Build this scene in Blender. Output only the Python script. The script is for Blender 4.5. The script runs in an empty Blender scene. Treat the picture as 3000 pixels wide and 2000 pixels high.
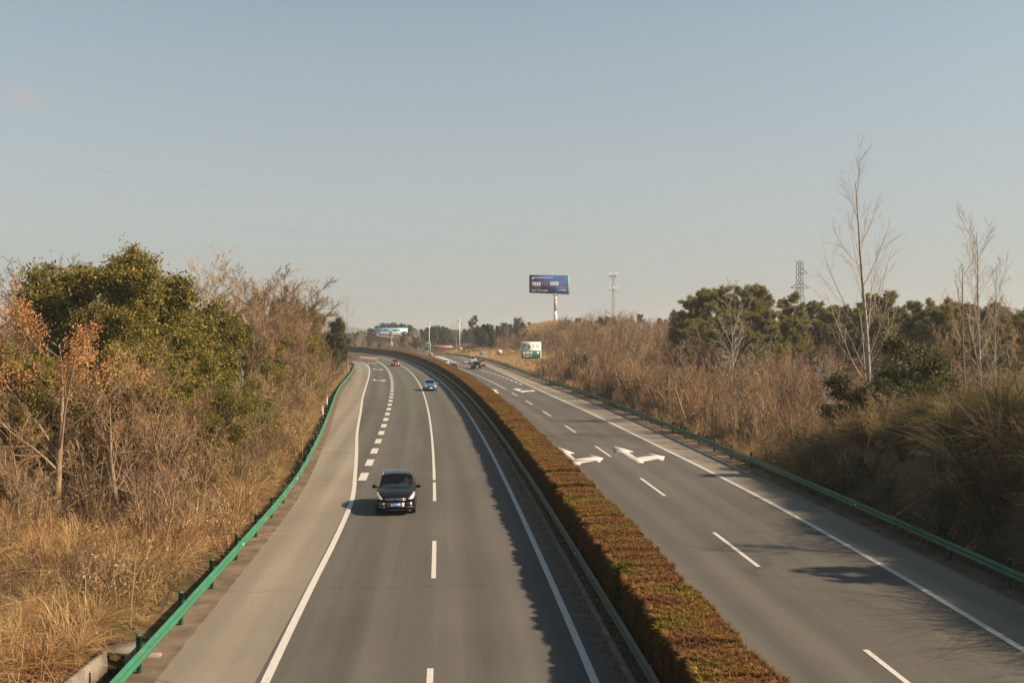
import bpy, bmesh, math, random
import numpy as np
from mathutils import Vector, Matrix
from mathutils.bvhtree import BVHTree
from mathutils.geometry import tessellate_polygon

PI = math.pi
scene = bpy.context.scene
COL = scene.collection

# ------------------------------------------------------------------ camera
FPX, CAM_H, HORIZON = 2950.0, 8.42, 962.0          # measured from lane dashes (6 m / 9 m) and car widths
PITCH = math.atan((1000 - HORIZON) / FPX)
cam_data = bpy.data.cameras.new('camera')
cam_data.sensor_width = 36.0
cam_data.lens = FPX * 36.0 / 3000.0
cam_data.clip_start = 0.5
cam_data.clip_end = 20000
cam = bpy.data.objects.new('camera', cam_data)
cam.location = (0, 0, CAM_H)
cam.rotation_euler = (PI / 2 - PITCH, 0, 0)
COL.objects.link(cam)
scene.camera = cam

# ------------------------------------------------------------------ world, sun, exposure
SUN_EL, SUN_AZ = math.radians(39), math.radians(97)     # azimuth clockwise from +Y
world = bpy.data.worlds.new('World')
scene.world = world
world.use_nodes = True
wn, wl = world.node_tree.nodes, world.node_tree.links
wn.clear()
w_out = wn.new('ShaderNodeOutputWorld')
w_bg = wn.new('ShaderNodeBackground')
w_sky = wn.new('ShaderNodeTexSky')
w_sky.sky_type = 'NISHITA'
w_sky.sun_disc = False
w_sky.sun_elevation = SUN_EL
w_sky.sun_rotation = SUN_AZ
w_sky.altitude = 50
w_sky.air_density = 1.0
w_sky.dust_density = 0.7
w_sky.ozone_density = 1.5
w_bg.inputs['Strength'].default_value = 0.05
w_hsv = wn.new('ShaderNodeHueSaturation')          # winter haze: a paler blue
w_hsv.inputs['Saturation'].default_value = 0.70
w_mix = wn.new('ShaderNodeMix'); w_mix.data_type = 'RGBA'; w_geo = wn.new('ShaderNodeTexCoord'); w_sep = wn.new('ShaderNodeSeparateXYZ'); w_map = wn.new('ShaderNodeMapRange')
wl.new(w_geo.outputs['Generated'], w_sep.inputs[0]); wl.new(w_sep.outputs['Z'], w_map.inputs['Value'])
w_map.inputs['From Min'].default_value = 0.0; w_map.inputs['From Max'].default_value = 0.42     # the veil thickens towards the horizon
w_map.inputs['To Min'].default_value = 0.82; w_map.inputs['To Max'].default_value = 0.0
wl.new(w_map.outputs[0], w_mix.inputs[0])
w_mix.inputs[7].default_value = (4.1, 3.85, 3.75, 1)      # even veil of high thin cloud
wl.new(w_sky.outputs[0], w_hsv.inputs['Color'])
w_tint = wn.new('ShaderNodeMix'); w_tint.data_type = 'RGBA'; w_tint.blend_type = 'MULTIPLY'; w_tint.inputs[0].default_value = 1.0; w_tint.inputs[7].default_value = (1.10, 1.22, 1.12, 1)
wl.new(w_hsv.outputs[0], w_tint.inputs[6])
wl.new(w_tint.outputs[2], w_mix.inputs[6])
w_col = w_mix.outputs[2]
w_noise = wn.new('ShaderNodeTexNoise'); w_noise.inputs['Scale'].default_value = 90; w_noise.inputs['Detail'].default_value = 5
wl.new(w_geo.outputs['Generated'], w_noise.inputs['Vector'])
for (dx, dz), (sx, sz), amt in (((-.484, .228), (.015, .009), .60), ((-.014, .112), (.022, .004), .16)):
    mp = wn.new('ShaderNodeMapping'); mp.vector_type = 'POINT'                   # a few small faint clouds
    n_ = math.sqrt(dx * dx + 1 + dz * dz); cx, cz = dx / n_, dz / n_
    mp.inputs['Location'].default_value = (-cx / sx, 0, -cz / sz); mp.inputs['Scale'].default_value = (1 / sx, 0, 1 / sz)
    wl.new(w_geo.outputs['Generated'], mp.inputs[0])
    ln = wn.new('ShaderNodeVectorMath'); ln.operation = 'LENGTH'; wl.new(mp.outputs[0], ln.inputs[0])
    ad = wn.new('ShaderNodeMath'); ad.operation = 'MULTIPLY_ADD'; ad.inputs[1].default_value = -1.1; ad.inputs[2].default_value = 1.65; wl.new(w_noise.outputs['Fac'], ad.inputs[0])
    su = wn.new('ShaderNodeMath'); su.operation = 'SUBTRACT'; wl.new(ad.outputs[0], su.inputs[1]); wl.new(ln.outputs['Value'], su.inputs[0])
    mr_ = wn.new('ShaderNodeMapRange'); mr_.inputs['From Min'].default_value = .15; mr_.inputs['From Max'].default_value = -.75; mr_.inputs['To Min'].default_value = 0; mr_.inputs['To Max'].default_value = amt
    wl.new(su.outputs[0], mr_.inputs['Value'])
    gy_ = wn.new('ShaderNodeSeparateXYZ'); wl.new(w_geo.outputs['Generated'], gy_.inputs[0])
    gt = wn.new('ShaderNodeMath'); gt.operation = 'GREATER_THAN'; gt.inputs[1].default_value = 0; wl.new(gy_.outputs['Y'], gt.inputs[0])
    ml = wn.new('ShaderNodeMath'); ml.operation = 'MULTIPLY'; wl.new(mr_.outputs[0], ml.inputs[0]); wl.new(gt.outputs[0], ml.inputs[1])
    cm = wn.new('ShaderNodeMix'); cm.data_type = 'RGBA'; wl.new(ml.outputs[0], cm.inputs[0]); wl.new(w_col, cm.inputs[6]); cm.inputs[7].default_value = (4.7, 4.45, 4.35, 1); w_col = cm.outputs[2]
wl.new(w_col, w_bg.inputs['Color'])
wl.new(w_bg.outputs[0], w_out.inputs['Surface'])

sun_data = bpy.data.lights.new('sun', 'SUN')
sun_data.energy = 5.0
sun_data.angle = math.radians(0.8)
sun_data.color = (1.0, 0.77, 0.52)
sun = bpy.data.objects.new('sun', sun_data)
sdir = Vector((math.cos(SUN_EL) * math.sin(SUN_AZ), math.cos(SUN_EL) * math.cos(SUN_AZ), math.sin(SUN_EL)))
sun.rotation_euler = sdir.to_track_quat('Z', 'Y').to_euler()
sun.location = sdir * 80
COL.objects.link(sun)

scene.view_settings.view_transform = 'Standard'
scene.view_settings.look = 'None'
scene.view_settings.gamma = 1.0
scene.view_settings.exposure = 1.12
scene.render.engine = 'CYCLES'
scene.cycles.max_bounces = 6
scene.cycles.diffuse_bounces = 3
scene.cycles.transparent_max_bounces = 8
scene.cycles.use_denoising = True

# ------------------------------------------------------------------ photograph measurements -> ground
def ray(px, py):
    u, v = (px - 1500) / FPX, -(py - 1000) / FPX
    return Vector((u, math.cos(PITCH) + v * math.sin(PITCH), -math.sin(PITCH) + v * math.cos(PITCH)))
def gnd(px, py, z=0.0):
    d = ray(px, py); t = (z - CAM_H) / d.z
    return Vector((d.x * t, d.y * t, z))
def at(px, py, Y):
    d = ray(px, py); t = Y / d.y
    return Vector((d.x * t, Y, CAM_H + d.z * t))

# ------------------------------------------------------------------ helpers
class Geo:
    """collects numpy vertices and faces for one mesh"""
    def __init__(s): s.v, s.q, s.t, s.n = [], [], [], 0
    def add(s, v, q=None, t=None):
        v = np.asarray(v, dtype=np.float64).reshape(-1, 3)
        if q is not None and len(q): s.q.append(np.asarray(q, dtype=np.int64).reshape(-1, 4) + s.n)
        if t is not None and len(t): s.t.append(np.asarray(t, dtype=np.int64).reshape(-1, 3) + s.n)
        s.v.append(v); s.n += len(v)
        return s
    def mesh(s, name, smooth=False):
        me = bpy.data.meshes.new(name)
        v = np.concatenate(s.v) if s.v else np.zeros((0, 3))
        q = np.concatenate(s.q) if s.q else np.zeros((0, 4), np.int64)
        t = np.concatenate(s.t) if s.t else np.zeros((0, 3), np.int64)
        me.vertices.add(len(v)); me.vertices.foreach_set('co', v.astype(np.float32).ravel())
        loops = np.concatenate([q.ravel(), t.ravel()]).astype(np.int32)
        me.loops.add(len(loops)); me.loops.foreach_set('vertex_index', loops)
        st = np.concatenate([np.arange(len(q)) * 4, len(q) * 4 + np.arange(len(t)) * 3]).astype(np.int32)
        me.polygons.add(len(st)); me.polygons.foreach_set('loop_start', st)
        if smooth: me.polygons.foreach_set('use_smooth', np.ones(len(st), dtype=bool))
        me.update(calc_edges=True); me.validate()
        return me
    # primitives -------------------------------------------------------
    def box(s, c, size, M=None):
        x, y, z = np.array(size) / 2
        v = np.array([[sx * x, sy * y, sz * z] for sz in (-1, 1) for sx, sy in ((-1, -1), (1, -1), (1, 1), (-1, 1))])
        if M is not None: v = v @ np.array(M.to_3x3()).T
        v = v + np.array(c)
        return s.add(v, [[3, 2, 1, 0], [4, 5, 6, 7], [0, 1, 5, 4], [1, 2, 6, 5], [2, 3, 7, 6], [3, 0, 4, 7]])
    def tube(s, pts, rad, n=8, cap=True):
        pts = np.asarray(pts, float); rad = np.broadcast_to(np.asarray(rad, float), (len(pts),))
        d = pts[-1] - pts[0]; d = d / (np.linalg.norm(d) + 1e-9)
        ref = np.array([1., 0, 0]) if abs(d[0]) < .8 else np.array([0, 1., 0])
        u = np.cross(d, ref); u /= np.linalg.norm(u); w = np.cross(d, u)
        a = np.arange(n) * 2 * PI / n
        ring = np.cos(a)[:, None] * u + np.sin(a)[:, None] * w
        v = (pts[:, None, :] + rad[:, None, None] * ring[None]).reshape(-1, 3)
        m = len(pts)
        q = [[i * n + j, i * n + (j + 1) % n, (i + 1) * n + (j + 1) % n, (i + 1) * n + j] for i in range(m - 1) for j in range(n)]
        t = []
        if cap:
            v = np.concatenate([v, pts[:1], pts[-1:]])
            for j in range(n):
                t.append([m * n, (j + 1) % n, j]); t.append([m * n + 1, (m - 1) * n + j, (m - 1) * n + (j + 1) % n])
        return s.add(v, q, t)
    def lathe(s, prof, n=20, axis='z', c=(0, 0, 0)):
        """prof: (radius, height) pairs turned about an axis"""
        prof = np.asarray(prof, float); a = np.arange(n) * 2 * PI / n
        r = prof[:, 0][:, None]; h = np.repeat(prof[:, 1][:, None], n, 1)
        x, y = r * np.cos(a), r * np.sin(a)
        P = {'z': (x, y, h), 'x': (h, x, y), 'y': (y, h, x)}[axis]
        v = np.stack(P, -1).reshape(-1, 3) + np.array(c)
        m = len(prof)
        q = [[i * n + j, i * n + (j + 1) % n, (i + 1) * n + (j + 1) % n, (i + 1) * n + j] for i in range(m - 1) for j in range(n)]
        return s.add(v, q)
    def prism(s, poly, z0, z1, M=None):
        """flat polygon (x, y) extruded from z0 to z1, optional 4x4 transform"""
        n = len(poly)
        v = np.array([[p[0], p[1], z] for z in (z0, z1) for p in poly], float)
        tri = tessellate_polygon([[Vector((p[0], p[1], 0)) for p in poly]])
        t = []
        for a, b, c in tri:
            ar = (poly[b][0] - poly[a][0]) * (poly[c][1] - poly[a][1]) - (poly[c][0] - poly[a][0]) * (poly[b][1] - poly[a][1])
            if ar < 0: b, c = c, b
            t.append([a + n, b + n, c + n]); t.append([a, c, b])
        area = sum(poly[i][0] * poly[(i + 1) % n][1] - poly[(i + 1) % n][0] * poly[i][1] for i in range(n))
        q = []
        for i in range(n):
            j = (i + 1) % n
            q.append([i, j, j + n, i + n] if area > 0 else [j, i, i + n, j + n])
        if M is not None:
            v = np.array([list(M @ Vector(p)) for p in v])
        return s.add(v, q, t)

def obj(name, data, mat=None, parent=None, loc=None, rot=None, scale=None):
    if isinstance(data, Geo): data = data.mesh(name)
    if mat is not None and data is not None and len(data.materials) == 0: data.materials.append(mat)
    o = bpy.data.objects.new(name, data)
    if parent is not None: o.parent = parent
    if loc is not None: o.location = loc
    if rot is not None: o.rotation_euler = rot
    if scale is not None: o.scale = scale if hasattr(scale, '__len__') else (scale,) * 3
    COL.objects.link(o)
    return o
def tag(o, label=None, cat=None, group=None, kind=None):
    for k, v in (('label', label), ('category', cat), ('group', group), ('kind', kind)):
        if v: o[k] = v
    return o
def thing(name, label, cat, loc=(0, 0, 0), rz=0.0, group=None):
    o = bpy.data.objects.new(name, None)
    o.empty_display_size = .3
    o.location = loc; o.rotation_euler = (0, 0, rz)
    COL.objects.link(o)
    return tag(o, label, cat, group)
def copy_tree(o, parent=None):
    c = o.copy(); COL.objects.link(c); c.parent = parent
    for ch in o.children: copy_tree(ch, c)
    return c
def smooth01(x, a, b):
    t = np.clip((np.asarray(x, float) - a) / (b - a), 0, 1)
    return t * t * (3 - 2 * t)

# ------------------------------------------------------------------ materials
def newmat(name):
    m = bpy.data.materials.new(name); m.use_nodes = True
    nt = m.node_tree; nt.nodes.clear()
    out = nt.nodes.new('ShaderNodeOutputMaterial')
    return m, nt, out
def rgb(c): return (c[0], c[1], c[2], 1.0)
def ramp_node(nt, stops):
    r = nt.nodes.new('ShaderNodeValToRGB')
    e = r.color_ramp.elements
    while len(e) < len(stops): e.new(0.5)
    for i, (p, c) in enumerate(stops): e[i].position = p; e[i].color = rgb(c)
    return r
def plain(name, col, rough=.6, metal=0.0, var=.12, scale=3.0, coat=0.0, spec=.5, bump=0.0, dirt=None):
    """painted or moulded surface: base colour with soft mottling, optional dirt patches"""
    m, nt, out = newmat(name); N, L = nt.nodes, nt.links
    b = N.new('ShaderNodeBsdfPrincipled'); L.new(b.outputs[0], out.inputs[0])
    b.inputs['Roughness'].default_value = rough; b.inputs['Metallic'].default_value = metal
    b.inputs['Coat Weight'].default_value = coat; b.inputs['Coat Roughness'].default_value = .05
    b.inputs['Specular IOR Level'].default_value = spec
    geo = N.new('ShaderNodeNewGeometry')
    no = N.new('ShaderNodeTexNoise'); no.inputs['Scale'].default_value = scale; no.inputs['Detail'].default_value = 6
    L.new(geo.outputs['Position'], no.inputs['Vector'])
    lo = tuple(c * (1 - var) for c in col); hi = tuple(min(1, c * (1 + var)) for c in col)
    stops = [(.3, lo), (.7, hi)]
    if dirt: stops = [(.25, dirt), (.42, lo), (.75, hi)]
    r = ramp_node(nt, stops); L.new(no.outputs['Fac'], r.inputs[0]); L.new(r.outputs[0], b.inputs['Base Color'])
    if bump:
        n2 = N.new('ShaderNodeTexNoise'); n2.inputs['Scale'].default_value = scale * 12; L.new(geo.outputs['Position'], n2.inputs['Vector'])
        bp = N.new('ShaderNodeBump'); bp.inputs['Strength'].default_value = bump; bp.inputs['Distance'].default_value = .02
        L.new(n2.outputs['Fac'], bp.inputs['Height']); L.new(bp.outputs[0], b.inputs['Normal'])
    return m
def leafmat(name, stops, transl=.3, rough=.6, ob_var=.25):
    """foliage: every leaf, twig or blade takes its own colour"""
    m, nt, out = newmat(name); N, L = nt.nodes, nt.links
    geo = N.new('ShaderNodeNewGeometry'); info = N.new('ShaderNodeObjectInfo')
    r = ramp_node(nt, stops); L.new(geo.outputs['Random Per Island'], r.inputs[0])
    hsv = N.new('ShaderNodeHueSaturation')
    mr = N.new('ShaderNodeMapRange'); mr.inputs['To Min'].default_value = 1 - ob_var; mr.inputs['To Max'].default_value = 1 + ob_var
    L.new(info.outputs['Random'], mr.inputs['Value']); L.new(mr.outputs[0], hsv.inputs['Value'])
    L.new(r.outputs[0], hsv.inputs['Color'])
    d = N.new('ShaderNodeBsdfPrincipled'); d.inputs['Roughness'].default_value = rough; d.inputs['Specular IOR Level'].default_value = .25
    tr = N.new('ShaderNodeBsdfTranslucent'); mx = N.new('ShaderNodeMixShader'); mx.inputs[0].default_value = transl
    L.new(hsv.outputs[0], d.inputs['Base Color']); L.new(hsv.outputs[0], tr.inputs['Color'])
    L.new(d.outputs[0], mx.inputs[1]); L.new(tr.outputs[0], mx.inputs[2]); L.new(mx.outputs[0], out.inputs[0])
    return m
def barkmat(name, a, b, scale=4.0):
    m, nt, out = newmat(name); N, L = nt.nodes, nt.links
    p = N.new('ShaderNodeBsdfPrincipled'); p.inputs['Roughness'].default_value = .85; p.inputs['Specular IOR Level'].default_value = .2
    tc = N.new('ShaderNodeTexCoord'); mp = N.new('ShaderNodeMapping'); mp.inputs['Scale'].default_value = (1, 1, .35)
    no = N.new('ShaderNodeTexNoise'); no.inputs['Scale'].default_value = scale; no.inputs['Detail'].default_value = 5
    L.new(tc.outputs['Object'], mp.inputs[0]); L.new(mp.outputs[0], no.inputs['Vector'])
    r = ramp_node(nt, [(.3, a), (.7, b)]); L.new(no.outputs['Fac'], r.inputs[0]); L.new(r.outputs[0], p.inputs['Base Color'])
    L.new(p.outputs[0], out.inputs[0])
    return m
def asphalt(name, lo, hi, streak=.5, cracks=True):
    m, nt, out = newmat(name); N, L = nt.nodes, nt.links
    p = N.new('ShaderNodeBsdfPrincipled'); p.inputs['Roughness'].default_value = .82; p.inputs['Specular IOR Level'].default_value = .35
    geo = N.new('ShaderNodeNewGeometry')
    def noise(scale, vec, detail=4, rough=.55):
        n = N.new('ShaderNodeTexNoise'); n.inputs['Scale'].default_value = scale; n.inputs['Detail'].default_value = detail; n.inputs['Roughness'].default_value = rough
        L.new(vec, n.inputs['Vector']); return n.outputs['Fac']
    uv = N.new('ShaderNodeUVMap'); uv.uv_map = 'lane'
    mp = N.new('ShaderNodeMapping'); mp.inputs['Scale'].default_value = (1.0, .022, 1)
    L.new(uv.outputs[0], mp.inputs[0])
    big = noise(.16, geo.outputs['Position'], 5); st = noise(1.1, mp.outputs[0], 4); fine = noise(38, geo.outputs['Position'], 3, .7)
    def math_(op, a, b):
        n = N.new('ShaderNodeMath'); n.operation = op
        for i, x in enumerate((a, b)):
            if isinstance(x, (int, float)): n.inputs[i].default_value = x
            else: L.new(x, n.inputs[i])
        return n.outputs[0]
    f = math_('ADD', math_('MULTIPLY', big, .45), math_('ADD', math_('MULTIPLY', st, streak), math_('ADD', math_('MULTIPLY', fine, .3), math_('MULTIPLY', math_('SUBTRACT', noise(7, geo.outputs['Position'], 4, .75), .5), .45))))
    r = ramp_node(nt, [(.40, lo), (.88, hi)]); L.new(f, r.inputs[0])
    col = r.outputs[0]
    # wheel tracks: two polished bands in each 3.9 m lane, broken up by noise
    sp = N.new('ShaderNodeSeparateXYZ'); L.new(uv.outputs[0], sp.inputs[0])
    wv = math_('SINE', math_('MULTIPLY', sp.outputs['X'], 2 * PI / 1.95), 0.0)
    wt = math_('MULTIPLY', math_('MULTIPLY', wv, st), .2)
    tr_ = math_('ADD', wt, 1.0)
    blot = noise(.55, mp.outputs[0], 6, .65); bl = ramp_node(nt, [(.30, (.80,) * 3), (.48, (1,) * 3), (.72, (1.1,) * 3)]); L.new(blot, bl.inputs[0])
    m1 = N.new('ShaderNodeMix'); m1.data_type = 'RGBA'; m1.blend_type = 'MULTIPLY'; m1.inputs[0].default_value = 1; L.new(col, m1.inputs[6]); L.new(bl.outputs[0], m1.inputs[7])
    vs_ = N.new('ShaderNodeVectorMath'); vs_.operation = 'SCALE'; L.new(m1.outputs[2], vs_.inputs[0]); L.new(tr_, vs_.inputs['Scale']); col = vs_.outputs[0]
    if cracks:   # sealed transverse cracks: thin dark wandering lines every dozen metres or so
        mp2 = N.new('ShaderNodeMapping'); mp2.inputs['Scale'].default_value = (.012, .05, 1); mp2.inputs['Rotation'].default_value = (0, 0, .1)
        L.new(geo.outputs['Position'], mp2.inputs[0])
        dn = N.new('ShaderNodeTexNoise'); dn.inputs['Scale'].default_value = .9; dn.inputs['Detail'].default_value = 6; L.new(geo.outputs['Position'], dn.inputs['Vector'])
        va = N.new('ShaderNodeVectorMath'); va.operation = 'SCALE'; va.inputs['Scale'].default_value = .035; L.new(dn.outputs['Color'], va.inputs[0])
        vb = N.new('ShaderNodeVectorMath'); vb.operation = 'ADD'; L.new(mp2.outputs[0], vb.inputs[0]); L.new(va.outputs[0], vb.inputs[1])
        vo = N.new('ShaderNodeTexVoronoi'); vo.feature = 'DISTANCE_TO_EDGE'; vo.inputs['Scale'].default_value = 1.0; L.new(vb.outputs[0], vo.inputs['Vector'])
        cr = ramp_node(nt, [(.0, (.55,) * 3), (.0022, (1,) * 3)]); L.new(vo.outputs['Distance'], cr.inputs[0])
        mx = N.new('ShaderNodeMix'); mx.data_type = 'RGBA'; mx.blend_type = 'MULTIPLY'; mx.inputs[0].default_value = .75
        L.new(col, mx.inputs[6]); L.new(cr.outputs[0], mx.inputs[7]); col = mx.outputs[2]
    L.new(col, p.inputs['Base Color'])
    bp = N.new('ShaderNodeBump'); bp.inputs['Strength'].default_value = .25; bp.inputs['Distance'].default_value = .01
    L.new(fine, bp.inputs['Height']); L.new(bp.outputs[0], p.inputs['Normal'])
    L.new(p.outputs[0], out.inputs[0])
    return m
def groundmat(name):
    m, nt, out = newmat(name); N, L = nt.nodes, nt.links
    p = N.new('ShaderNodeBsdfPrincipled'); p.inputs['Roughness'].default_value = .95; p.inputs['Specular IOR Level'].default_value = .1
    geo = N.new('ShaderNodeNewGeometry')
    n1 = N.new('ShaderNodeTexNoise'); n1.inputs['Scale'].default_value = .12; n1.inputs['Detail'].default_value = 8
    n2 = N.new('ShaderNodeTexNoise'); n2.inputs['Scale'].default_value = 2.2; n2.inputs['Detail'].default_value = 8
    for n in (n1, n2): L.new(geo.outputs['Position'], n.inputs['Vector'])
    r1 = ramp_node(nt, [(.3, (.035, .032, .015)), (.5, (.075, .053, .030)), (.7, (.13, .092, .05))])
    r2 = ramp_node(nt, [(.3, (.55,) * 3), (.7, (1.15,) * 3)])
    L.new(n1.outputs['Fac'], r1.inputs[0]); L.new(n2.outputs['Fac'], r2.inputs[0])
    mx = N.new('ShaderNodeMix'); mx.data_type = 'RGBA'; mx.blend_type = 'MULTIPLY'; mx.inputs[0].default_value = 1
    L.new(r1.outputs[0], mx.inputs[6]); L.new(r2.outputs[0], mx.inputs[7]); L.new(mx.outputs[2], p.inputs['Base Color'])
    bp = N.new('ShaderNodeBump'); bp.inputs['Strength'].default_value = .8; bp.inputs['Distance'].default_value = .15
    L.new(n2.outputs['Fac'], bp.inputs['Height']); L.new(bp.outputs[0], p.inputs['Normal'])
    L.new(p.outputs[0], out.inputs[0])
    return m
def paintmat():
    """thermoplastic road paint, worn through in small specks"""
    m, nt, out = newmat('road_paint'); N, L = nt.nodes, nt.links
    p = N.new('ShaderNodeBsdfPrincipled'); p.inputs['Roughness'].default_value = .6
    geo = N.new('ShaderNodeNewGeometry')
    a = N.new('ShaderNodeTexNoise'); a.inputs['Scale'].default_value = 14; a.inputs['Detail'].default_value = 7; a.inputs['Roughness'].default_value = .7
    L.new(geo.outputs['Position'], a.inputs['Vector'])
    r = ramp_node(nt, [(.33, (.16, .15, .135)), (.43, (.37, .36, .34)), (.7, (.48, .47, .445))]); L.new(a.outputs['Fac'], r.inputs[0]); L.new(r.outputs[0], p.inputs['Base Color'])
    L.new(p.outputs[0], out.inputs[0]); return m
def carpaint(name, col, metal=.25, rough=.28, spec=.3):
    m, nt, out = newmat(name); N, L = nt.nodes, nt.links
    b = N.new('ShaderNodeBsdfPrincipled'); L.new(b.outputs[0], out.inputs[0])
    b.inputs['Metallic'].default_value = metal; b.inputs['Roughness'].default_value = rough
    b.inputs['Coat Weight'].default_value = .35; b.inputs['Coat Roughness'].default_value = .08; b.inputs['Specular IOR Level'].default_value = spec; b.inputs['Coat Weight'].default_value *= spec / .3
    tc = N.new('ShaderNodeTexCoord'); n = N.new('ShaderNodeTexNoise'); n.inputs['Scale'].default_value = 5; n.inputs['Detail'].default_value = 6
    L.new(tc.outputs['Object'], n.inputs['Vector'])
    r = ramp_node(nt, [(.35, tuple(c * .88 + .004 for c in col)), (.7, tuple(min(1, c * 1.06 + .006) for c in col))])
    L.new(n.outputs['Fac'], r.inputs[0]); L.new(r.outputs[0], b.inputs['Base Color'])
    return m
def glassmat(name, tint=(.45, .5, .48)):
    m, nt, out = newmat(name); N, L = nt.nodes, nt.links
    t = N.new('ShaderNodeBsdfTransparent'); t.inputs['Color'].default_value = rgb(tint)
    g = N.new('ShaderNodeBsdfGlossy'); g.inputs['Roughness'].default_value = .03
    f = N.new('ShaderNodeFresnel'); f.inputs['IOR'].default_value = 1.5
    mx = N.new('ShaderNodeMixShader'); L.new(f.outputs[0], mx.inputs[0]); L.new(t.outputs[0], mx.inputs[1]); L.new(g.outputs[0], mx.inputs[2]); L.new(mx.outputs[0], out.inputs[0])
    return m

M = {}
M['asphalt'] = asphalt('asphalt', (.046, .044, .040), (.080, .074, .066))
M['asphalt_shoulder'] = asphalt('asphalt_shoulder', (.130, .115, .094), (.205, .180, .145), .35)
M['asphalt_patch'] = asphalt('asphalt_patch', (.058, .060, .046), (.086, .087, .068), .2, False)
M['concrete'] = plain('concrete', (.20, .18, .155), .9, var=.25, scale=1.5, spec=.2, bump=.4, dirt=(.10, .085, .07))
M['edging'] = plain('dusty_edging', (.135, .105, .08), .95, var=.3, scale=1.1, spec=.1, bump=.5, dirt=(.075, .06, .045))
M['gore_concrete'] = plain('gore_concrete', (.24, .225, .205), .9, var=.12, scale=.6, spec=.2)
M['paint'] = paintmat()
M['ground'] = groundmat('ground')
M['dirt'] = plain('median_dirt', (.08, .06, .042), .95, var=.5, scale=2.5, spec=.1, bump=.8)
M['rail_green'] = plain('rail_green', (.030, .145, .085), .55, .0, var=.16, scale=1.2, spec=.25, dirt=(.085, .135, .095))
M['post_green'] = plain('post_green', (.012, .095, .042), .45, var=.15, scale=2)
M['galv'] = plain('galvanised_steel', (.42, .43, .42), .45, .7, var=.2, scale=2)
M['grey_post'] = plain('grey_painted_steel', (.16, .19, .18), .5, .2, var=.2)
M['pole_white'] = plain('pole_white', (.72, .68, .62), .5, var=.1, scale=.8, dirt=(.42, .25, .17))
M['white'] = plain('white_paint', (.75, .74, .72), .5, var=.06)
M['black'] = plain('black_plastic', (.012, .012, .013), .5, var=.3)
M['rubber'] = plain('tyre_rubber', (.018, .017, .016), .85, var=.3)
M['chrome'] = plain('chrome', (.62, .62, .62), .16, 1.0, var=.05)
M['alloy'] = plain('alloy', (.42, .42, .43), .3, .9, var=.1)
M['lamp'] = plain('lamp_lens', (.68, .67, .62), .12, .55, var=.2, scale=14, coat=.6)
M['fog'] = plain('fog_lens', (.10, .10, .09), .4, .1, var=.2, scale=14)
M['taillight'] = plain('tail_lamp', (.42, .012, .012), .2, var=.2, coat=.8)
M['glass'] = glassmat('car_glass', (.80, .84, .80))
M['glass_dark'] = glassmat('car_glass_dark', (.12, .14, .14))
M['interior'] = plain('car_interior', (.075, .075, .07), .85, var=.2)
M['cream'] = plain('cream_dash_cover', (.62, .60, .38), .8, var=.1, scale=6)
M['plate_blue'] = plain('plate_blue', (.02, .19, .55), .4, var=.05)
M['sign_green'] = plain('sign_green', (.0, .085, .052), .6, var=.06, spec=.1)
M['sign_white'] = plain('sign_white', (.80, .81, .74), .6, var=.05, spec=.1)
M['sign_red'] = plain('sign_red', (.55, .03, .03), .4, var=.05)
M['sign_blue'] = plain('sign_blue', (.03, .17, .52), .4, var=.05)
M['sign_back'] = plain('sign_black', (.02, .03, .02), .5, var=.05)
M['bark_pale'] = barkmat('bark_pale', (.1875, .1625, .1313), (.3750, .3438, .2937), 5)
M['bark_grey'] = barkmat('bark_grey', (.1320, .0924, .0594), (.2772, .2046, .1320))
M['bark_dark'] = barkmat('bark_dark', (.0372, .0279, .0211), (.0868, .0620, .0434))
M['twig_brown'] = leafmat('twig_brown', [(0, (.1122, .0634, .0343)), (.5, (.2178, .1294, .0713)), (.85, (.3300, .2178, .1320)), (1, (.5280, .3960, .2508))], .05, .8, .2)
M['twig_tan'] = leafmat('twig_tan', [(0, (.1647, .0978, .0495)), (.5, (.2780, .1853, .1030)), (1, (.4324, .3192, .1956))], .05, .8, .15)
M['twig_pale'] = leafmat('twig_pale', [(0, (.2275, .1787, .1381)), (1, (.4550, .3900, .3087))], .05, .8, .1)
M['twig_dark'] = leafmat('twig_dark', [(0, (.0726, .0475, .0317)), (1, (.1980, .1320, .0845))], .05, .8, .1)
M['leaf_camphor'] = leafmat('leaf_camphor', [(0, (.0462, .0528, .0106)), (.3, (.1188, .1082, .0185)), (.7, (.2310, .1914, .0317)), (1, (.3696, .2838, .0594))], .45, .5, .12)
M['leaf_olive'] = leafmat('leaf_olive', [(0, (.0891, .0842, .0198)), (.5, (.1782, .1534, .0347)), (1, (.2970, .2376, .0693))], .35, .6, .2)
M['leaf_deep'] = leafmat('leaf_deep', [(0, (.022, .032, .010)), (.6, (.055, .062, .016)), (1, (.17, .15, .045))], .3, .65, .15)
M['leaf_pine'] = leafmat('leaf_pine', [(0, (.0726, .0792, .0211)), (.5, (.1650, .1558, .0396)), (1, (.2904, .2508, .0792))], .45, .6, .15)
M['leaf_pine_far'] = leafmat('leaf_pine_far', [(0, (.05, .065, .03)), (1, (.13, .13, .055))], .45, .7, .2)
M['pod_orange'] = leafmat('pod_orange', [(0, (.2970, .1188, .0446)), (.5, (.4950, .2376, .0891)), (1, (.6534, .3960, .1881))], .4, .7, .05)
M['leaf_tan'] = leafmat('leaf_tan', [(0, (.2020, .1136, .0463)), (.5, (.3366, .2188, .0926)), (1, (.4544, .3366, .1683))], .35, .8, .2)
M['leaf_red'] = leafmat('leaf_red', [(0, (.2970, .0594, .0198)), (1, (.4950, .1584, .0594))], .35, .7, .2)
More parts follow.
